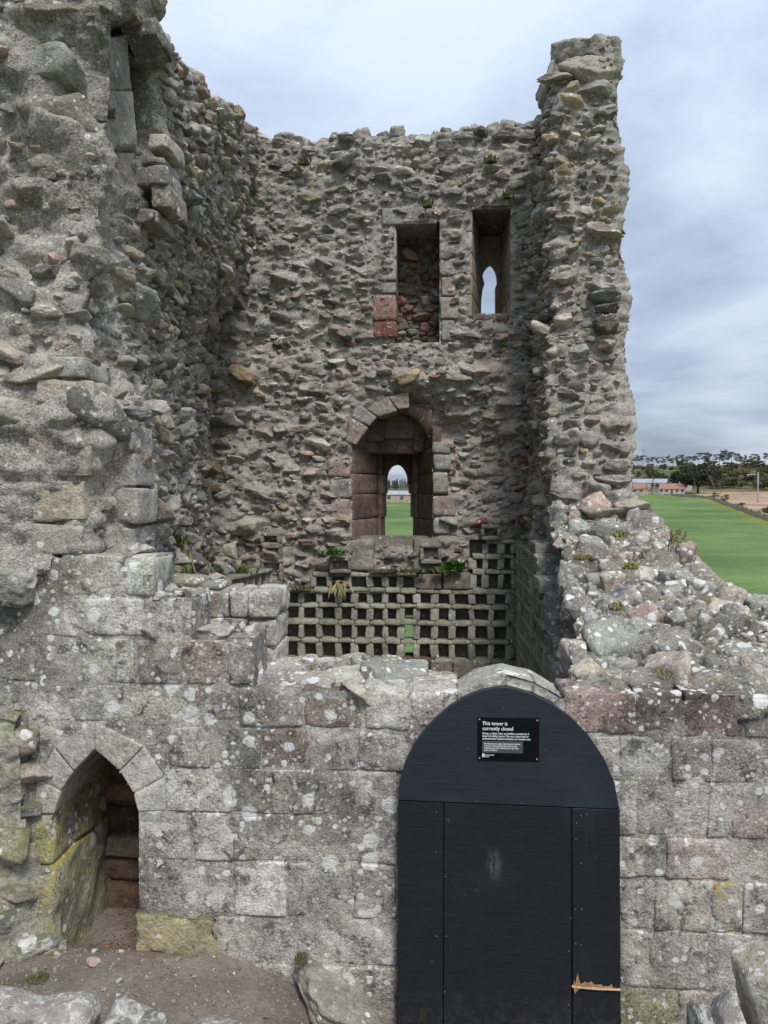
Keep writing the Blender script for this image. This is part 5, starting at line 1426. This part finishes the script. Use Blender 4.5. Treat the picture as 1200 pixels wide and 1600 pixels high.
text('paragraph', 'During a condition check, we identified a potential risk of\ndanger from falling masonry. This area is closed while we\nundertake further detailed examination and remedial works.', .075, .395, SHt * .064, white, SWd * .79, bold=.0003)
v, t = aabb_block(sx0 + .075 * SWd, sx0 + .735 * SWd, YSG - .0012, YSG + .001, sz1 - .82 * SHt, sz1 - .55 * SHt, r=.0003, amp=0, res=.5); part('grey_box', v, t, greyp, sg, (1, 1, 1), False)
text('small_print', 'Part of the tower was inspected after stonework was found\nto be loose. Checks are taking place at sites across the\ncountry and access will be restored once it is safe. Thank\nyou for your patience.', .105, .625, SHt * .052, white, SWd * .585, y=YSG - .0022, bold=.0003)
lx, lz = sx0 + .075 * SWd, sz1 - .93 * SHt
p3 = [(lx, YSG - .001, lz), (lx, YSG - .001, lz + .088 * SHt), (lx + .038 * SWd, YSG - .001, lz + .088 * SHt), (lx + .038 * SWd, YSG - .001, lz), (lx + .019 * SWd, YSG - .001, lz + .02 * SHt)]
v, t = extrude_poly(p3, (0, 1, 0), .0008); part('logo', v, t, white, sg, (1, 1, 1), False)
text('logo_lettering', 'HISTORIC ENVIRONMENT\nSCOTLAND', .123, .885, SHt * .036, white, SWd * .145, bold=.0002)
for (u_, w_) in [(.03, .055), (.965, .055), (.03, .945), (.965, .945)]:
    c_ = np.array([sx0 + u_ * SWd, YSG, sz1 - w_ * SHt]); v, t = tube([c_ + [0, .002, 0], c_ + [0, -.003, 0]], .0042, 10); part('screw', v, t, steel, sg, (1, 1, 1), False)
# ------------------------------------------------------------------ the country beyond
AZ = lambda px: math.atan((px - 600) / FPX) - YAW
def at_px(px, r):
    a = AZ(px); x, y = r * math.sin(a), r * math.cos(a)
    return np.array([x, y, float(terr(np.array([x]), np.array([y]))[0])])
def z_of(py, r, px):                                   # height seen at that picture row
    a = AZ(px) + YAW
    return CAM_Z + (HORIZON - py) / FPX * r * math.cos(a)
rg = np.random.default_rng(77)
leaf_m = simple_mat('pine_needles', (1, 1, 1), .9, 1.0, .3, use_tint=True, spec=.1)
bark_m = simple_mat('bark', (.16, .125, .1), .9, 2.0, .3, spec=.1)
bare_m = simple_mat('bare_twigs', (.22, .18, .15), .9, 2.0, .2, spec=.1)
def leaf_cloud(centres, radii, n, size, cols, seed):
    r = np.random.default_rng(seed); V = []; T = []; Cc = []
    for c, rd in zip(centres, radii):
        d = r.normal(0, 1, (n, 3)); d /= np.linalg.norm(d, axis=1, keepdims=True)
        p = c + d * (r.uniform(.25, 1, (n, 1)) ** .6) * rd
        for q in p:
            a_ = r.normal(0, 1, 3); a_ /= np.linalg.norm(a_); b_ = np.cross(a_, r.normal(0, 1, 3)); b_ /= np.linalg.norm(b_) + 1e-9
            s_ = size * r.uniform(.6, 1.3); k = len(V)
            V += [q + a_ * s_, q - a_ * s_ * .6 + b_ * s_ * .7, q - a_ * s_ * .5 - b_ * s_ * .7]; T.append((k, k + 1, k + 2))
            cc = np.array(cols[int(r.integers(len(cols)))]) * r.uniform(.7, 1.3); Cc += [cc] * 3
    return np.array(V), np.array(T), np.array(Cc)
PINE = [(.08, .092, .062), (.098, .108, .07), (.066, .078, .052)]
def make_pine(seed, h=1.0):
    """unit-height Scots pine: bare stem, flat-topped tufted crown"""
    r = np.random.default_rng(seed); mb = MB()
    lean = r.normal(0, .03, 2)
    v, t = tube([(0, 0, -.03), (lean[0] * .4, lean[1] * .4, .4), (lean[0], lean[1], .9)], [.018, .013, .005], 6); mb.add(v, t)
    cs, rd = [], []
    for k in range(r.integers(9, 13)):
        z = r.uniform(.5, .97); a_ = r.uniform(0, 6.28); L = r.uniform(.05, .22) * (1.15 - abs(z - .72))
        c_ = np.array([lean[0] * z + math.cos(a_) * L, lean[1] * z + math.sin(a_) * L, z])
        v, t = tube([(lean[0] * z, lean[1] * z, z - .06), c_], [.006, .002], 4); mb.add(v, t)
        cs.append(c_); rd.append(np.array([.13, .13, .075]) * r.uniform(.8, 1.4))
    return mb.mesh('trunk'), leaf_cloud(cs, rd, 100, .024, PINE, seed)
def make_conifer(seed):
    r = np.random.default_rng(seed); mb = MB()
    v, t = tube([(0, 0, -.03), (0, 0, .96)], [.02, .004], 6); mb.add(v, t)
    cs, rd = [], []
    for z in np.linspace(.12, .96, 14):
        for k in range(3):
            a_ = r.uniform(0, 6.28); L = .15 * (1 - z) + .01
            cs.append(np.array([math.cos(a_) * L, math.sin(a_) * L, z])); rd.append(np.array([.1 * (1.05 - z) + .012] * 2 + [.04]))
    return mb.mesh('trunk'), leaf_cloud(cs, rd, 26, .022, PINE, seed)
def make_round(seed, cols, flat=1.0, n=60, size=.035, clumps=26):
    r = np.random.default_rng(seed); mb = MB(); cs, rd = [], []
    v, t = tube([(0, 0, -.04), (.01, 0, .3), (0, .02, .7)], [.03, .022, .008], 6); mb.add(v, t)
    for k in range(clumps):
        d = r.normal(0, 1, 3); d /= np.linalg.norm(d)
        c_ = np.array([0, 0, .55]) + d * np.array([.42 * flat, .42 * flat, .36]) * r.uniform(.5, 1)
        v, t = tube([(0, 0, .35), c_], [.008, .003], 4); mb.add(v, t)
        cs.append(c_); rd.append(np.array([.15 * flat, .15 * flat, .12]) * r.uniform(.7, 1.2))
    return mb.mesh('trunk'), leaf_cloud(cs, rd, n, size, cols, seed)
def make_bare(seed, cols=((.2, .165, .14), (.24, .2, .17))):
    r = np.random.default_rng(seed); mb = MB()
    tips = []
    def grow(p, d, L, rad, lev):
        q = p + d * L
        v, t = tube([p, (p + q) / 2 + r.normal(0, .03, 3) * L, q], [rad, rad * .8, rad * .6], 5 if lev < 2 else 3); mb.add(v, t)
        if lev >= 4: return
        for k in range(r.integers(2, 4)):
            nd = d + r.normal(0, .42, 3) + np.array([0, 0, .12]); nd /= np.linalg.norm(nd)
            grow(q, nd, L * r.uniform(.62, .85), rad * .62, lev + 1)
    grow(np.array([0, 0, -.03]), np.array([0, 0, 1.0]), .28, .02, 0)
    return mb
def tree(name, label, cat, p, h, wid, crown_me, trunk_me, grp, rz):
    o = thing(name, label, cat, tuple(p), grp)
    o.rotation_euler = (0, 0, rz); o.scale = (wid * h, wid * h, h)
    if trunk_me is not None: link('trunk', trunk_me, bark_m, o)
    link('crown', crown_me, leaf_m, o)
    return o
pines = []
for k in range(6):
    tr, (v, t, c_) = make_pine(700 + k); me = make_mesh('crown', v, t, c_, False); tr.materials.append(bark_m); me.materials.append(leaf_m); pines.append((tr, me))
conifers = []
for k in range(3):
    tr, (v, t, c_) = make_conifer(750 + k); me = make_mesh('crown', v, t, c_, False); tr.materials.append(bark_m); me.materials.append(leaf_m); conifers.append((tr, me))
px = 988.0; n = 0
ORD = ['first', 'second', 'third', 'fourth', 'fifth', 'sixth', 'seventh', 'eighth', 'ninth', 'tenth', 'eleventh', 'twelfth', 'thirteenth', 'fourteenth', 'fifteenth', 'sixteenth', 'seventeenth', 'eighteenth', 'nineteenth']
def ordinal(i):
    if i < 19: return ORD[i]
    return ['twentieth', 'thirtieth', 'fortieth', 'fiftieth'][(i + 1) // 10 - 2] if (i + 1) % 10 == 0 else ['twenty', 'thirty', 'forty', 'fifty'][(i + 1) // 10 - 2] + '-' + ORD[(i + 1) % 10 - 1]
tops = ([980, 1000, 1018, 1030, 1046, 1060, 1080, 1100, 1128, 1150, 1175, 1200, 1290], [717, 713, 716, 713, 717, 712, 709, 708, 704, 711, 710, 709, 712])
while px < 1290:
    r_ = rg.uniform(600, 660); p = at_px(px, r_)
    h = max(8, z_of(np.interp(px, *tops) + rg.uniform(-3, 5), r_, px) - p[2])
    k = int(rg.integers(6))
    tree('pine_tree', ordinal(n) + ' dark pine from the tower stub along the ridge skyline', 'tree', p, h, rg.uniform(.8, 1.3), pines[k][1], pines[k][0], 'pines along the ridge', rg.uniform(0, 6))
    px += rg.uniform(5.5, 9.5); n += 1
mbw = MB()                                               # a far plantation that reads as one mass
for k in range(70):
    px_ = rg.uniform(555, 695); r_ = rg.uniform(480, 560); p = at_px(px_, r_); h = max(5, z_of(rg.uniform(748, 754), r_, px_) - p[2])
    tr, me = conifers[int(rg.integers(3))]
    for m_, cc in ((tr, (.12, .1, .08)), (me, None)):
        co = np.zeros(len(m_.vertices) * 3, np.float32); m_.vertices.foreach_get('co', co); tv = np.zeros(len(m_.polygons) * 3, np.int32); m_.loops.foreach_get('vertex_index', tv)
        ca = np.zeros(len(m_.vertices) * 4, np.float32); m_.color_attributes['tint'].data.foreach_get('color', ca)
        mbw.add(co.reshape(-1, 3) * h * np.array([1.1, 1.1, 1]) + p, tv.reshape(-1, 3), cc if cc else ca.reshape(-1, 4)[:, :3])
o = link('far_wood', mbw.mesh('far_wood', False), leaf_m); o['kind'] = 'stuff'; tag(o, 'dark far conifer wood behind the barn in the lower window', 'wood')
# broad dark evergreen by the farm
for (px, r_, ptop, wd, lab) in [(1090, 425, 724, 1.5, 'broad dark evergreen tree right of the red-roofed farmhouse'), (1062, 440, 733, 1.1, 'smaller dark evergreen tree behind the farmhouse roof')]:
    tr, (v, t, c_) = make_round(int(px), [(.045, .058, .034), (.036, .047, .028), (.058, .068, .04)], 1.0, 130, .03, 34); p = at_px(px, r_); h = z_of(ptop, r_, px) - p[2]
    me = make_mesh('crown', v, t, c_, False); tr.materials.append(bark_m); me.materials.append(leaf_m); tree('evergreen_tree', lab, 'tree', p, h, wd, me, tr, None, 0)
for i, (px, r_, ptop, lab) in enumerate([(1019, 405, 742, 'bare grey tree in front of the low farm roofs'), (1087, 405, 745, 'pale bare tree before the broad evergreen'), (1117, 410, 742, 'twiggy bare tree at the right of the broad evergreen'), (1125, 415, 746, 'low bare tree at the corner of the ploughed field'), (1007, 600, 698, 'tall thin bare tree standing above the pines')]):
    mbb = make_bare(800 + i); p = at_px(px, r_); h = (z_of(ptop, r_, px) - p[2])
    vz = np.concatenate(mbb.v)[:, 2].max()
    o = thing('bare_tree', lab, 'tree', tuple(p)); wx = .28 if i == 4 else 1.0
    o.scale = (h / vz * wx, h / vz * wx, h / vz); link('branches', mbb.mesh('branches'), bare_m, o)
# shrubs over the hillside and along the field wall
shr = []
for k in range(4):
    tr, (v, t, c_) = make_round(820 + k, [(.09, .095, .045), (.12, .11, .06), (.07, .08, .035), (.14, .12, .085)], 1.3, 40, .06, 14); me = make_mesh('crown', v, t, c_, False); me.materials.append(leaf_m); shr.append(me)
def shrub(px, r_, h, lab, grp):
    p = at_px(px, r_); o = thing('shrub', lab, 'shrub', tuple(p), grp); o.scale = (h * 1.2, h * 1.2, h); o.rotation_euler = (0, 0, rg.uniform(0, 6)); link('crown', shr[int(rg.integers(4))], leaf_m, o)
mbs = MB()
for k in range(170):
    px_ = rg.uniform(975, 1300); p = at_px(px_, rg.uniform(455, 610)); h = rg.uniform(2.5, 7.5) ; a_ = rg.uniform(0, 6)
    m_ = shr[int(rg.integers(4))]; co = np.zeros(len(m_.vertices) * 3, np.float32); m_.vertices.foreach_get('co', co); ca = np.zeros(len(m_.vertices) * 4, np.float32); m_.color_attributes['tint'].data.foreach_get('color', ca)
    co = co.reshape(-1, 3) * h * np.array([1.3, 1.3, 1]); co = np.stack([co[:, 0] * math.cos(a_) - co[:, 1] * math.sin(a_), co[:, 0] * math.sin(a_) + co[:, 1] * math.cos(a_), co[:, 2]], 1)
    mbs.add(co + p, np.arange(len(co)).reshape(-1, 3), ca.reshape(-1, 4)[:, :3] * rg.uniform(.7, 1.2))
o = link('hillside_scrub', mbs.mesh('hillside_scrub', False), leaf_m); o['kind'] = 'stuff'; tag(o, 'olive brown scrub covering the hillside under the pines', 'scrub')
for k, px in enumerate(sorted(rg.uniform(1100, 1290, 16))):
    r_ = np.interp(math.degrees(AZ(px)), DYKE_AZ, DYKE_R) + rg.uniform(4, 30)
    shrub(px, r_, rg.uniform(1.0, 3.2), ordinal(k) + ' brownish bush from the farmhouse along the field wall', 'bushes along the field wall')
# dry-stone field wall
mb = MB(); azs = np.radians(np.linspace(-8, 34, 420)); rr_ = np.interp(np.degrees(azs), DYKE_AZ, DYKE_R)
X1, Y1 = rr_ * np.sin(azs), rr_ * np.cos(azs); Z1 = terr(X1, Y1)
q = np.stack([X1, Y1, Z1], 1); rad_ = np.stack([np.sin(azs), np.cos(azs), 0 * azs], 1)
hh = 1.1 + .8 * fbm(q, .5, 3, 8) + .3 * sstep(math.radians(19), math.radians(22), azs); th_ = .6 + 0 * azs
rows_ = [q - rad_ * th_[:, None] * .6 + np.array([0, 0, -.3]), q - rad_ * th_[:, None] * .35 + np.stack([0 * hh, 0 * hh, hh], 1), q + rad_ * .25 + np.stack([0 * hh, 0 * hh, hh * 1.02], 1), q + rad_ * .4 + np.array([0, 0, -.3])]
m = len(azs); V = np.concatenate(rows_); T = []
for a_ in range(3):
    for i in range(m - 1): T += [(a_ * m + i, a_ * m + i + 1, (a_ + 1) * m + i + 1), (a_ * m + i, (a_ + 1) * m + i + 1, (a_ + 1) * m + i)]
mb.add(V, T, np.array((.34, .30, .225))[None, :] * (1 + .5 * fbm(V, .6, 3, 12))[:, None])
fwm = simple_mat('field_wall_stone', (1, 1, 1), .95, 1.6, .55, .8, use_tint=True, spec=.1)
tag(link('field_wall', mb.mesh('field_wall', False), fwm), 'long low grey dry-stone wall at the far edge of the green field', 'wall')
# houses and sheds
white_h = simple_mat('white_render', (.47, .455, .42), .9, 1, .1); roof_r = simple_mat('red_pantile', (.34, .18, .13), .9, 2.0, .25); roof_g = simple_mat('grey_sheet_roof', (.33, .35, .37), .7, .6, .15); glass = simple_mat('dark_window_glass', (.03, .035, .04), .2, 0, spec=.5); pinkw = simple_mat('pink_stone_wall', (.42, .33, .28), .9, .8, .2); doorm = simple_mat('painted_door', (.08, .07, .06), .7)
def building(name, label, px, r_, L, D, hw, hr, wm, rm, rot, nwin=3, hip=.0, chim=0):
    p = at_px(px, r_); o = thing(name, label, 'building', tuple(p)); o.rotation_euler = (0, 0, rot)
    v, t = aabb_block(-L / 2, L / 2, -D / 2, D / 2, -1.5, hw, r=.02, amp=0, res=99); link('wall', make_mesh('wall', v, t, None, False), wm, o)
    e_ = .35; k = L * hip
    V = np.array([(-L / 2 - e_, -D / 2 - e_, hw - .1), (L / 2 + e_, -D / 2 - e_, hw - .1), (L / 2 + e_, D / 2 + e_, hw - .1), (-L / 2 - e_, D / 2 + e_, hw - .1), (-L / 2 + k, 0, hw + hr), (L / 2 - k, 0, hw + hr)])
    T = [(0, 1, 5), (0, 5, 4), (2, 3, 4), (2, 4, 5), (1, 2, 5), (3, 0, 4), (0, 2, 1), (0, 3, 2)]
    rf = link('roof', make_mesh('roof', V, T, None, False), rm, o)
    for c_ in range(chim):
        v, t = aabb_block((-.3 + .6 * c_) * L - .4, (-.3 + .6 * c_) * L + .4, -.35, .35, hw + hr * .5, hw + hr + .9, r=.02, amp=0, res=99); link('chimney', make_mesh('chimney', v, t, None, False), wm, rf)
    for i in range(nwin):
        x_ = (i + .5) / nwin * L - L / 2
        if i == nwin // 2 and nwin > 2:
            v, t = aabb_block(x_ - .5, x_ + .5, -D / 2 - .04, -D / 2 + .1, 0, 2.0, r=.01, amp=0, res=99); link('door', make_mesh('door', v, t, None, False), doorm, o)
        else:
            v, t = aabb_block(x_ - .6, x_ + .6, -D / 2 - .04, -D / 2 + .1, .9, 2.0, r=.01, amp=0, res=99); link('window', make_mesh('window', v, t, None, False), glass, o)
    return o
building('farmhouse', 'white farmhouse with a broad red tiled roof left of the evergreen', 1049, 420, 12.5, 7, 2.6, 2.7, white_h, roof_r, -.25, 5, .06, 2)
building('farmhouse', 'small red-roofed cottage just beside the tower stub', 1000, 425, 6.5, 6, 2.6, 2.8, white_h, roof_r, -.6, 2, .0, 1)
building('farm_shed', 'long grey-roofed shed behind the red farmhouse roof', 1050, 462, 20, 10, 4.2, 2.2, white_h, roof_g, -.25, 0, .0)
building('farm_shed', 'long grey-roofed shed behind the small cottage', 1008, 465, 20, 10, 4.0, 2.2, white_h, roof_g, -.25, 0, .0)
building('cottage', 'tiny white hut on the hillside left of the pole', 1173, 520, 4, 4, 2.6, 1.2, white_h, roof_g, -.3, 1, 0)
building('barn', 'long pinkish barn with grey roof seen through the lower window', 628, 312, 36, 9, 2.7, 1.5, pinkw, roof_g, .03, 7, 0)
p = at_px(1184, 300); o = thing('utility_pole', 'thin pale utility pole beyond the field wall', 'pole', tuple(p))
hp = z_of(738, 300, 1184) - p[2]
v, t = tube([(0, 0, -.5), (0, 0, hp)], [.22, .15], 8); link('post', make_mesh('post', v, t), simple_mat('pale_post', (.45, .43, .4), .8, 2, .2), o)
v, t = tube([(-.6, 0, hp - .5), (.6, 0, hp - .5)], .07, 6); link('cross_arm', make_mesh('cross_arm', v, t), bark_m, o)

# ------------------------------------------------------------------ plants on the masonry
grass_m = simple_mat('grass_blades', (1, 1, 1), .8, 0, use_tint=True, spec=.2)
def tuft(label, px, py, Y, wpx, hpx, cols, n=70, droop=.6, name='grass_tuft', seed=0, hang=False, grp='grass tufts on the ruin'):
    p = hitY(px, py, Y); k = Y / FPX
    r = np.random.default_rng(seed + int(px)); mb = MB()
    for i in range(n):
        b = np.array([r.normal(0, wpx * .24) * k, r.normal(0, .035), r.uniform(-.015, .01)])
        L = hpx * k * r.uniform(.55, 1.15); a_ = r.uniform(0, 6.28)
        d = np.array([math.cos(a_) * .5, math.sin(a_) * .5 - .25, 1.0]) if not hang else np.array([math.cos(a_) * .4, -.3, -.8 + .4 * r.random()])
        d /= np.linalg.norm(d); w_ = max(.0022, .0009 * Y) * r.uniform(.7, 1.2)
        sd = np.cross(d, [0, -1, 0]); sd /= np.linalg.norm(sd) + 1e-9
        pts_ = [b + d * L * f + np.array([0, -.15 * f * f, -droop * .5 * f * f]) * L for f in (0, .4, .75, 1)]
        V = []
        for j, q_ in enumerate(pts_): ww = w_ * (1, .9, .6, .1)[j]; V += [q_ - sd * ww, q_ + sd * ww]
        T = []
        for j in range(3): T += [(2 * j, 2 * j + 1, 2 * j + 3), (2 * j, 2 * j + 3, 2 * j + 2)]
        mb.add(V, T, np.array(cols[int(r.integers(len(cols)))]) * r.uniform(.75, 1.25))
    v, t = ICO[2]; mb.add(v * np.array([wpx * .5 * k, .05, .012]) + [0, .01, -.008], t, (.09, .08, .05))
    o = link(name, mb.mesh(name, False), grass_m); o.location = p
    tag(o, label, 'grass', grp); return o
GR = [(.11, .16, .04), (.16, .19, .06), (.24, .22, .1)]; DRY = [(.42, .34, .2), (.33, .27, .15), (.25, .24, .1)]; YG = [(.3, .27, .07), (.22, .24, .06), (.4, .34, .14)]; FERN = [(.06, .14, .025), (.09, .19, .04)]
tuft('long green grass hanging from the ledge at the left wall foot', 268, 850, 6.3, 40, 34, GR, 150)
tuft('grass trailing below the left wall ledge', 283, 862, 6.3, 26, 40, GR, 90, hang=True)
tuft('green grass on the ledge at the back wall left corner', 365, 898, 9.3, 60, 24, GR, 160)
tuft('dark green creeping tuft left of the lower window sill', 522, 866, 9.8, 40, 14, FERN, 110)
tuft('bright green fern tuft right of the lower window', 710, 888, 9.86, 28, 20, FERN, 150, name='fern_tuft')
tuft('dry straw tuft hanging over the nest boxes', 530, 908, 9.9, 22, 22, DRY, 34, hang=True)
tuft('green tuft on the shelf under the window sill', 690, 893, 9.85, 30, 12, GR, 70)
tuft('leafy green tuft between the nest boxes', 640, 893, 9.85, 60, 8, GR, 90)
tuft('tall green grass beside the door arch on the right', 925, 1075, 4.75, 44, 34, YG + GR, 170)
tuft('yellow-green grass tuft below the large grey boulder', 1052, 1056, 4.5, 40, 24, YG, 170)
tuft('yellow moss tuft between stones high on the right slope', 985, 886, 5.7, 26, 10, YG, 80)
tuft('yellow moss tuft by the foot of the stub', 908, 872, 6.3, 24, 10, YG, 70)
tuft('yellow tuft on the upper right slope edge', 968, 836, 6.8, 20, 9, YG, 60)
tuft('straw tuft under the pink stone on the right slope', 965, 950, 5.2, 26, 14, DRY, 80)
tuft('green tuft on the back wall right of the slit', 793, 308, 9.8, 12, 12, GR, 50)
tuft('green tuft over the blind doorway lintel', 668, 322, 9.8, 16, 14, GR, 60)
tuft('green tuft near the top right of the back wall', 768, 252, 9.8, 18, 10, GR, 60)
tuft('green tuft high on the back wall left corner', 475, 255, 9.8, 20, 9, GR, 60)
tuft('green tuft high on the left wall', 352, 255, 8.6, 16, 12, GR, 50)
tuft('mossy grass on the middle wall head', 415, 1048, 4.62, 34, 8, YG + GR, 120)
tuft('dry grass on the middle wall head', 495, 1046, 4.65, 40, 8, DRY + GR, 110)
tuft('thin grass fringe on the nest boxes under the dark tuft', 470, 921, 9.9, 40, 9, GR, 60)
tuft('green fringe along the nest boxes left of the fern', 600, 893, 9.9, 50, 7, GR, 60)
tuft('grass in the joint left of the red coping stones', 905, 1086, 4.5, 26, 16, YG + GR, 90)
tuft('dry grass between boulders near the right edge', 1120, 1042, 4.7, 30, 14, DRY + YG, 80)
tuft('green grass tuft at the top of the left inner ledge', 318, 878, 8.0, 26, 14, GR, 70)
tuft('small weed at the foot of the wall by the bedrock', 470, 1497, 4.12, 22, 12, GR, 50)
tuft('small weed at the foot of the mossy broken face', 60, 1528, 3.85, 30, 14, GR + YG, 60)
# dry dock stalk on the right slope
p = hitY(1050, 862, 5.9); mb = MB()
for k in range(5):
    a_ = np.array([rg.normal(0, .02), 0, 0]); b_ = np.array([.07 + rg.normal(0, .05), rg.normal(0, .04), .17 + rg.uniform(-.05, .04)])
    v, t = tube([a_, (a_ + b_) / 2 + [0, 0, .015], b_], [.003, .0025, .0018], 5); mb.add(v, t)
    for i in range(16):
        f = rg.uniform(.45, 1); c_ = a_ + (b_ - a_) * f + rg.normal(0, .008, 3); v, t = ICO[2]; mb.add(v * .006 + c_, t)
o = link('dry_weed', mb.mesh('dry_weed'), simple_mat('dead_stalk', (.2, .12, .08), .9)); o.location = p; tag(o, 'dead brown dock stalk standing on the right wall slope', 'weed')

# ------------------------------------------------------------------ stones and litter on the ground
rg = np.random.default_rng(88); mb = MB()
for k in range(6500):
    x, y = rg.uniform(-2.6, .1), rg.uniform(2.2, 4.8)
    if y > 4.15 and not (-2.02 < x < -1.62): continue
    if vnoise(np.array([[x * 2.3, y * 2.3, 0]]), 4)[0] < rg.uniform(-.9, .3): continue
    s_ = rg.uniform(.003, .010) if rg.random() < .93 else rg.uniform(.010, .022)
    z = float(court_h(np.array([x]), np.array([y]))[0])
    v, t = ROCK_SML[int(rg.integers(60))]; R = rotm(np.array([0, -1.0, 0]), np.array([1.0, 0, 0]), rg.uniform(0, 3), rg.uniform(-1, 1), 0)
    colr = pick(rg, [(3, (.29, .245, .2)), (2.5, (.21, .175, .145)), (.25, (.42, .39, .35)), (.6, (.25, .18, .145))]) if y < 4.2 else pick(rg, [(2, (.2, .1, .065)), (2, (.14, .08, .055))])
    mb.add((v * s_ * np.array([1, .8, .6])) @ R.T + [x, y, z + s_ * .2], t, colr)
gm = simple_mat('gravel_stone', (1, 1, 1), .9, 30, .25, use_tint=True)
o = link('gravel', mb.mesh('gravel', False), gm); o['kind'] = 'stuff'; tag(o, 'small gravel and crumbled stone over the earth', 'gravel')
for i, (px, py, s_, tn, lab) in enumerate([(143, 1508, .035, PINK, 'pale pinkish stone lying at the mouth of the recess'), (190, 1490, .016, PALE, 'small white pebble inside the recess mouth'), (187, 1535, .022, PALE, 'pale round pebble in front of the yellow block'), (162, 1548, .02, WARM, 'small stone lying near the big parapet stone'), (184, 1558, .014, PALE, 'white chip of stone near the parapet')]):
    d = ray(px, py); tt = np.linspace(1.5, 6, 400); P_ = CAMP + d * tt[:, None]; hz_ = court_h(P_[:, 0], P_[:, 1]); j = int(np.argmax(P_[:, 2] < hz_)); q = P_[j]
    o = link('loose_stone', rock_mesh('big', i * 3, M['rubble']), None, None, np.array(tn) * 1.15); o.location = (q[0], q[1], hz_[j] + s_ * .45); o.scale = (s_, s_ * .8, s_ * .6); o.rotation_euler = (rg.uniform(-.2, .2), .1, rg.uniform(0, 3)); tag(o, lab, 'stone', 'loose stones on the earth')
# bedrock outcrop at the foot of the wall
v, t = rock(950, 5, .4, .09); d = hitY(528, 1545, 4.05)
v = v * np.array([.30, .2, .10]) * (1 + .05 * fbm(v, 5, 3, 3))[:, None]; a_ = .5
v = v @ np.array([[math.cos(a_), 0, -math.sin(a_)], [0, 1, 0], [math.sin(a_), 0, math.cos(a_)]]) + d + np.array([.02, .02, -.13])
o = obj_centered('bedrock', v, t, M['mass'], None, None, True, (.36, .33, .27)); o['kind'] = 'structure'
d = hitY(578, 1588, 3.98); bm = bmesh.new()
lf = [(0, 0), (.012, .01), (.02, .006), (.028, .014), (.038, .008), (.05, 0), (.038, -.008), (.028, -.013), (.02, -.006), (.012, -.01)]
v, t = extrude_poly([(a_, b_, .004 * math.sin(a_ * 90)) for a_, b_ in lf], (0, 0, 1), .0015); bm.free()
o = link('fallen_leaf', make_mesh('fallen_leaf', v, t, None, False), simple_mat('dead_leaf', (.3, .13, .05), .8, 80, .3)); o.location = (d[0], d[1], float(court_h(np.array([d[0]]), np.array([d[1]]))[0]) + .012); o.rotation_euler = (.3, .2, .5); tag(o, 'brown fallen leaf on the earth beside the door foot', 'leaf')
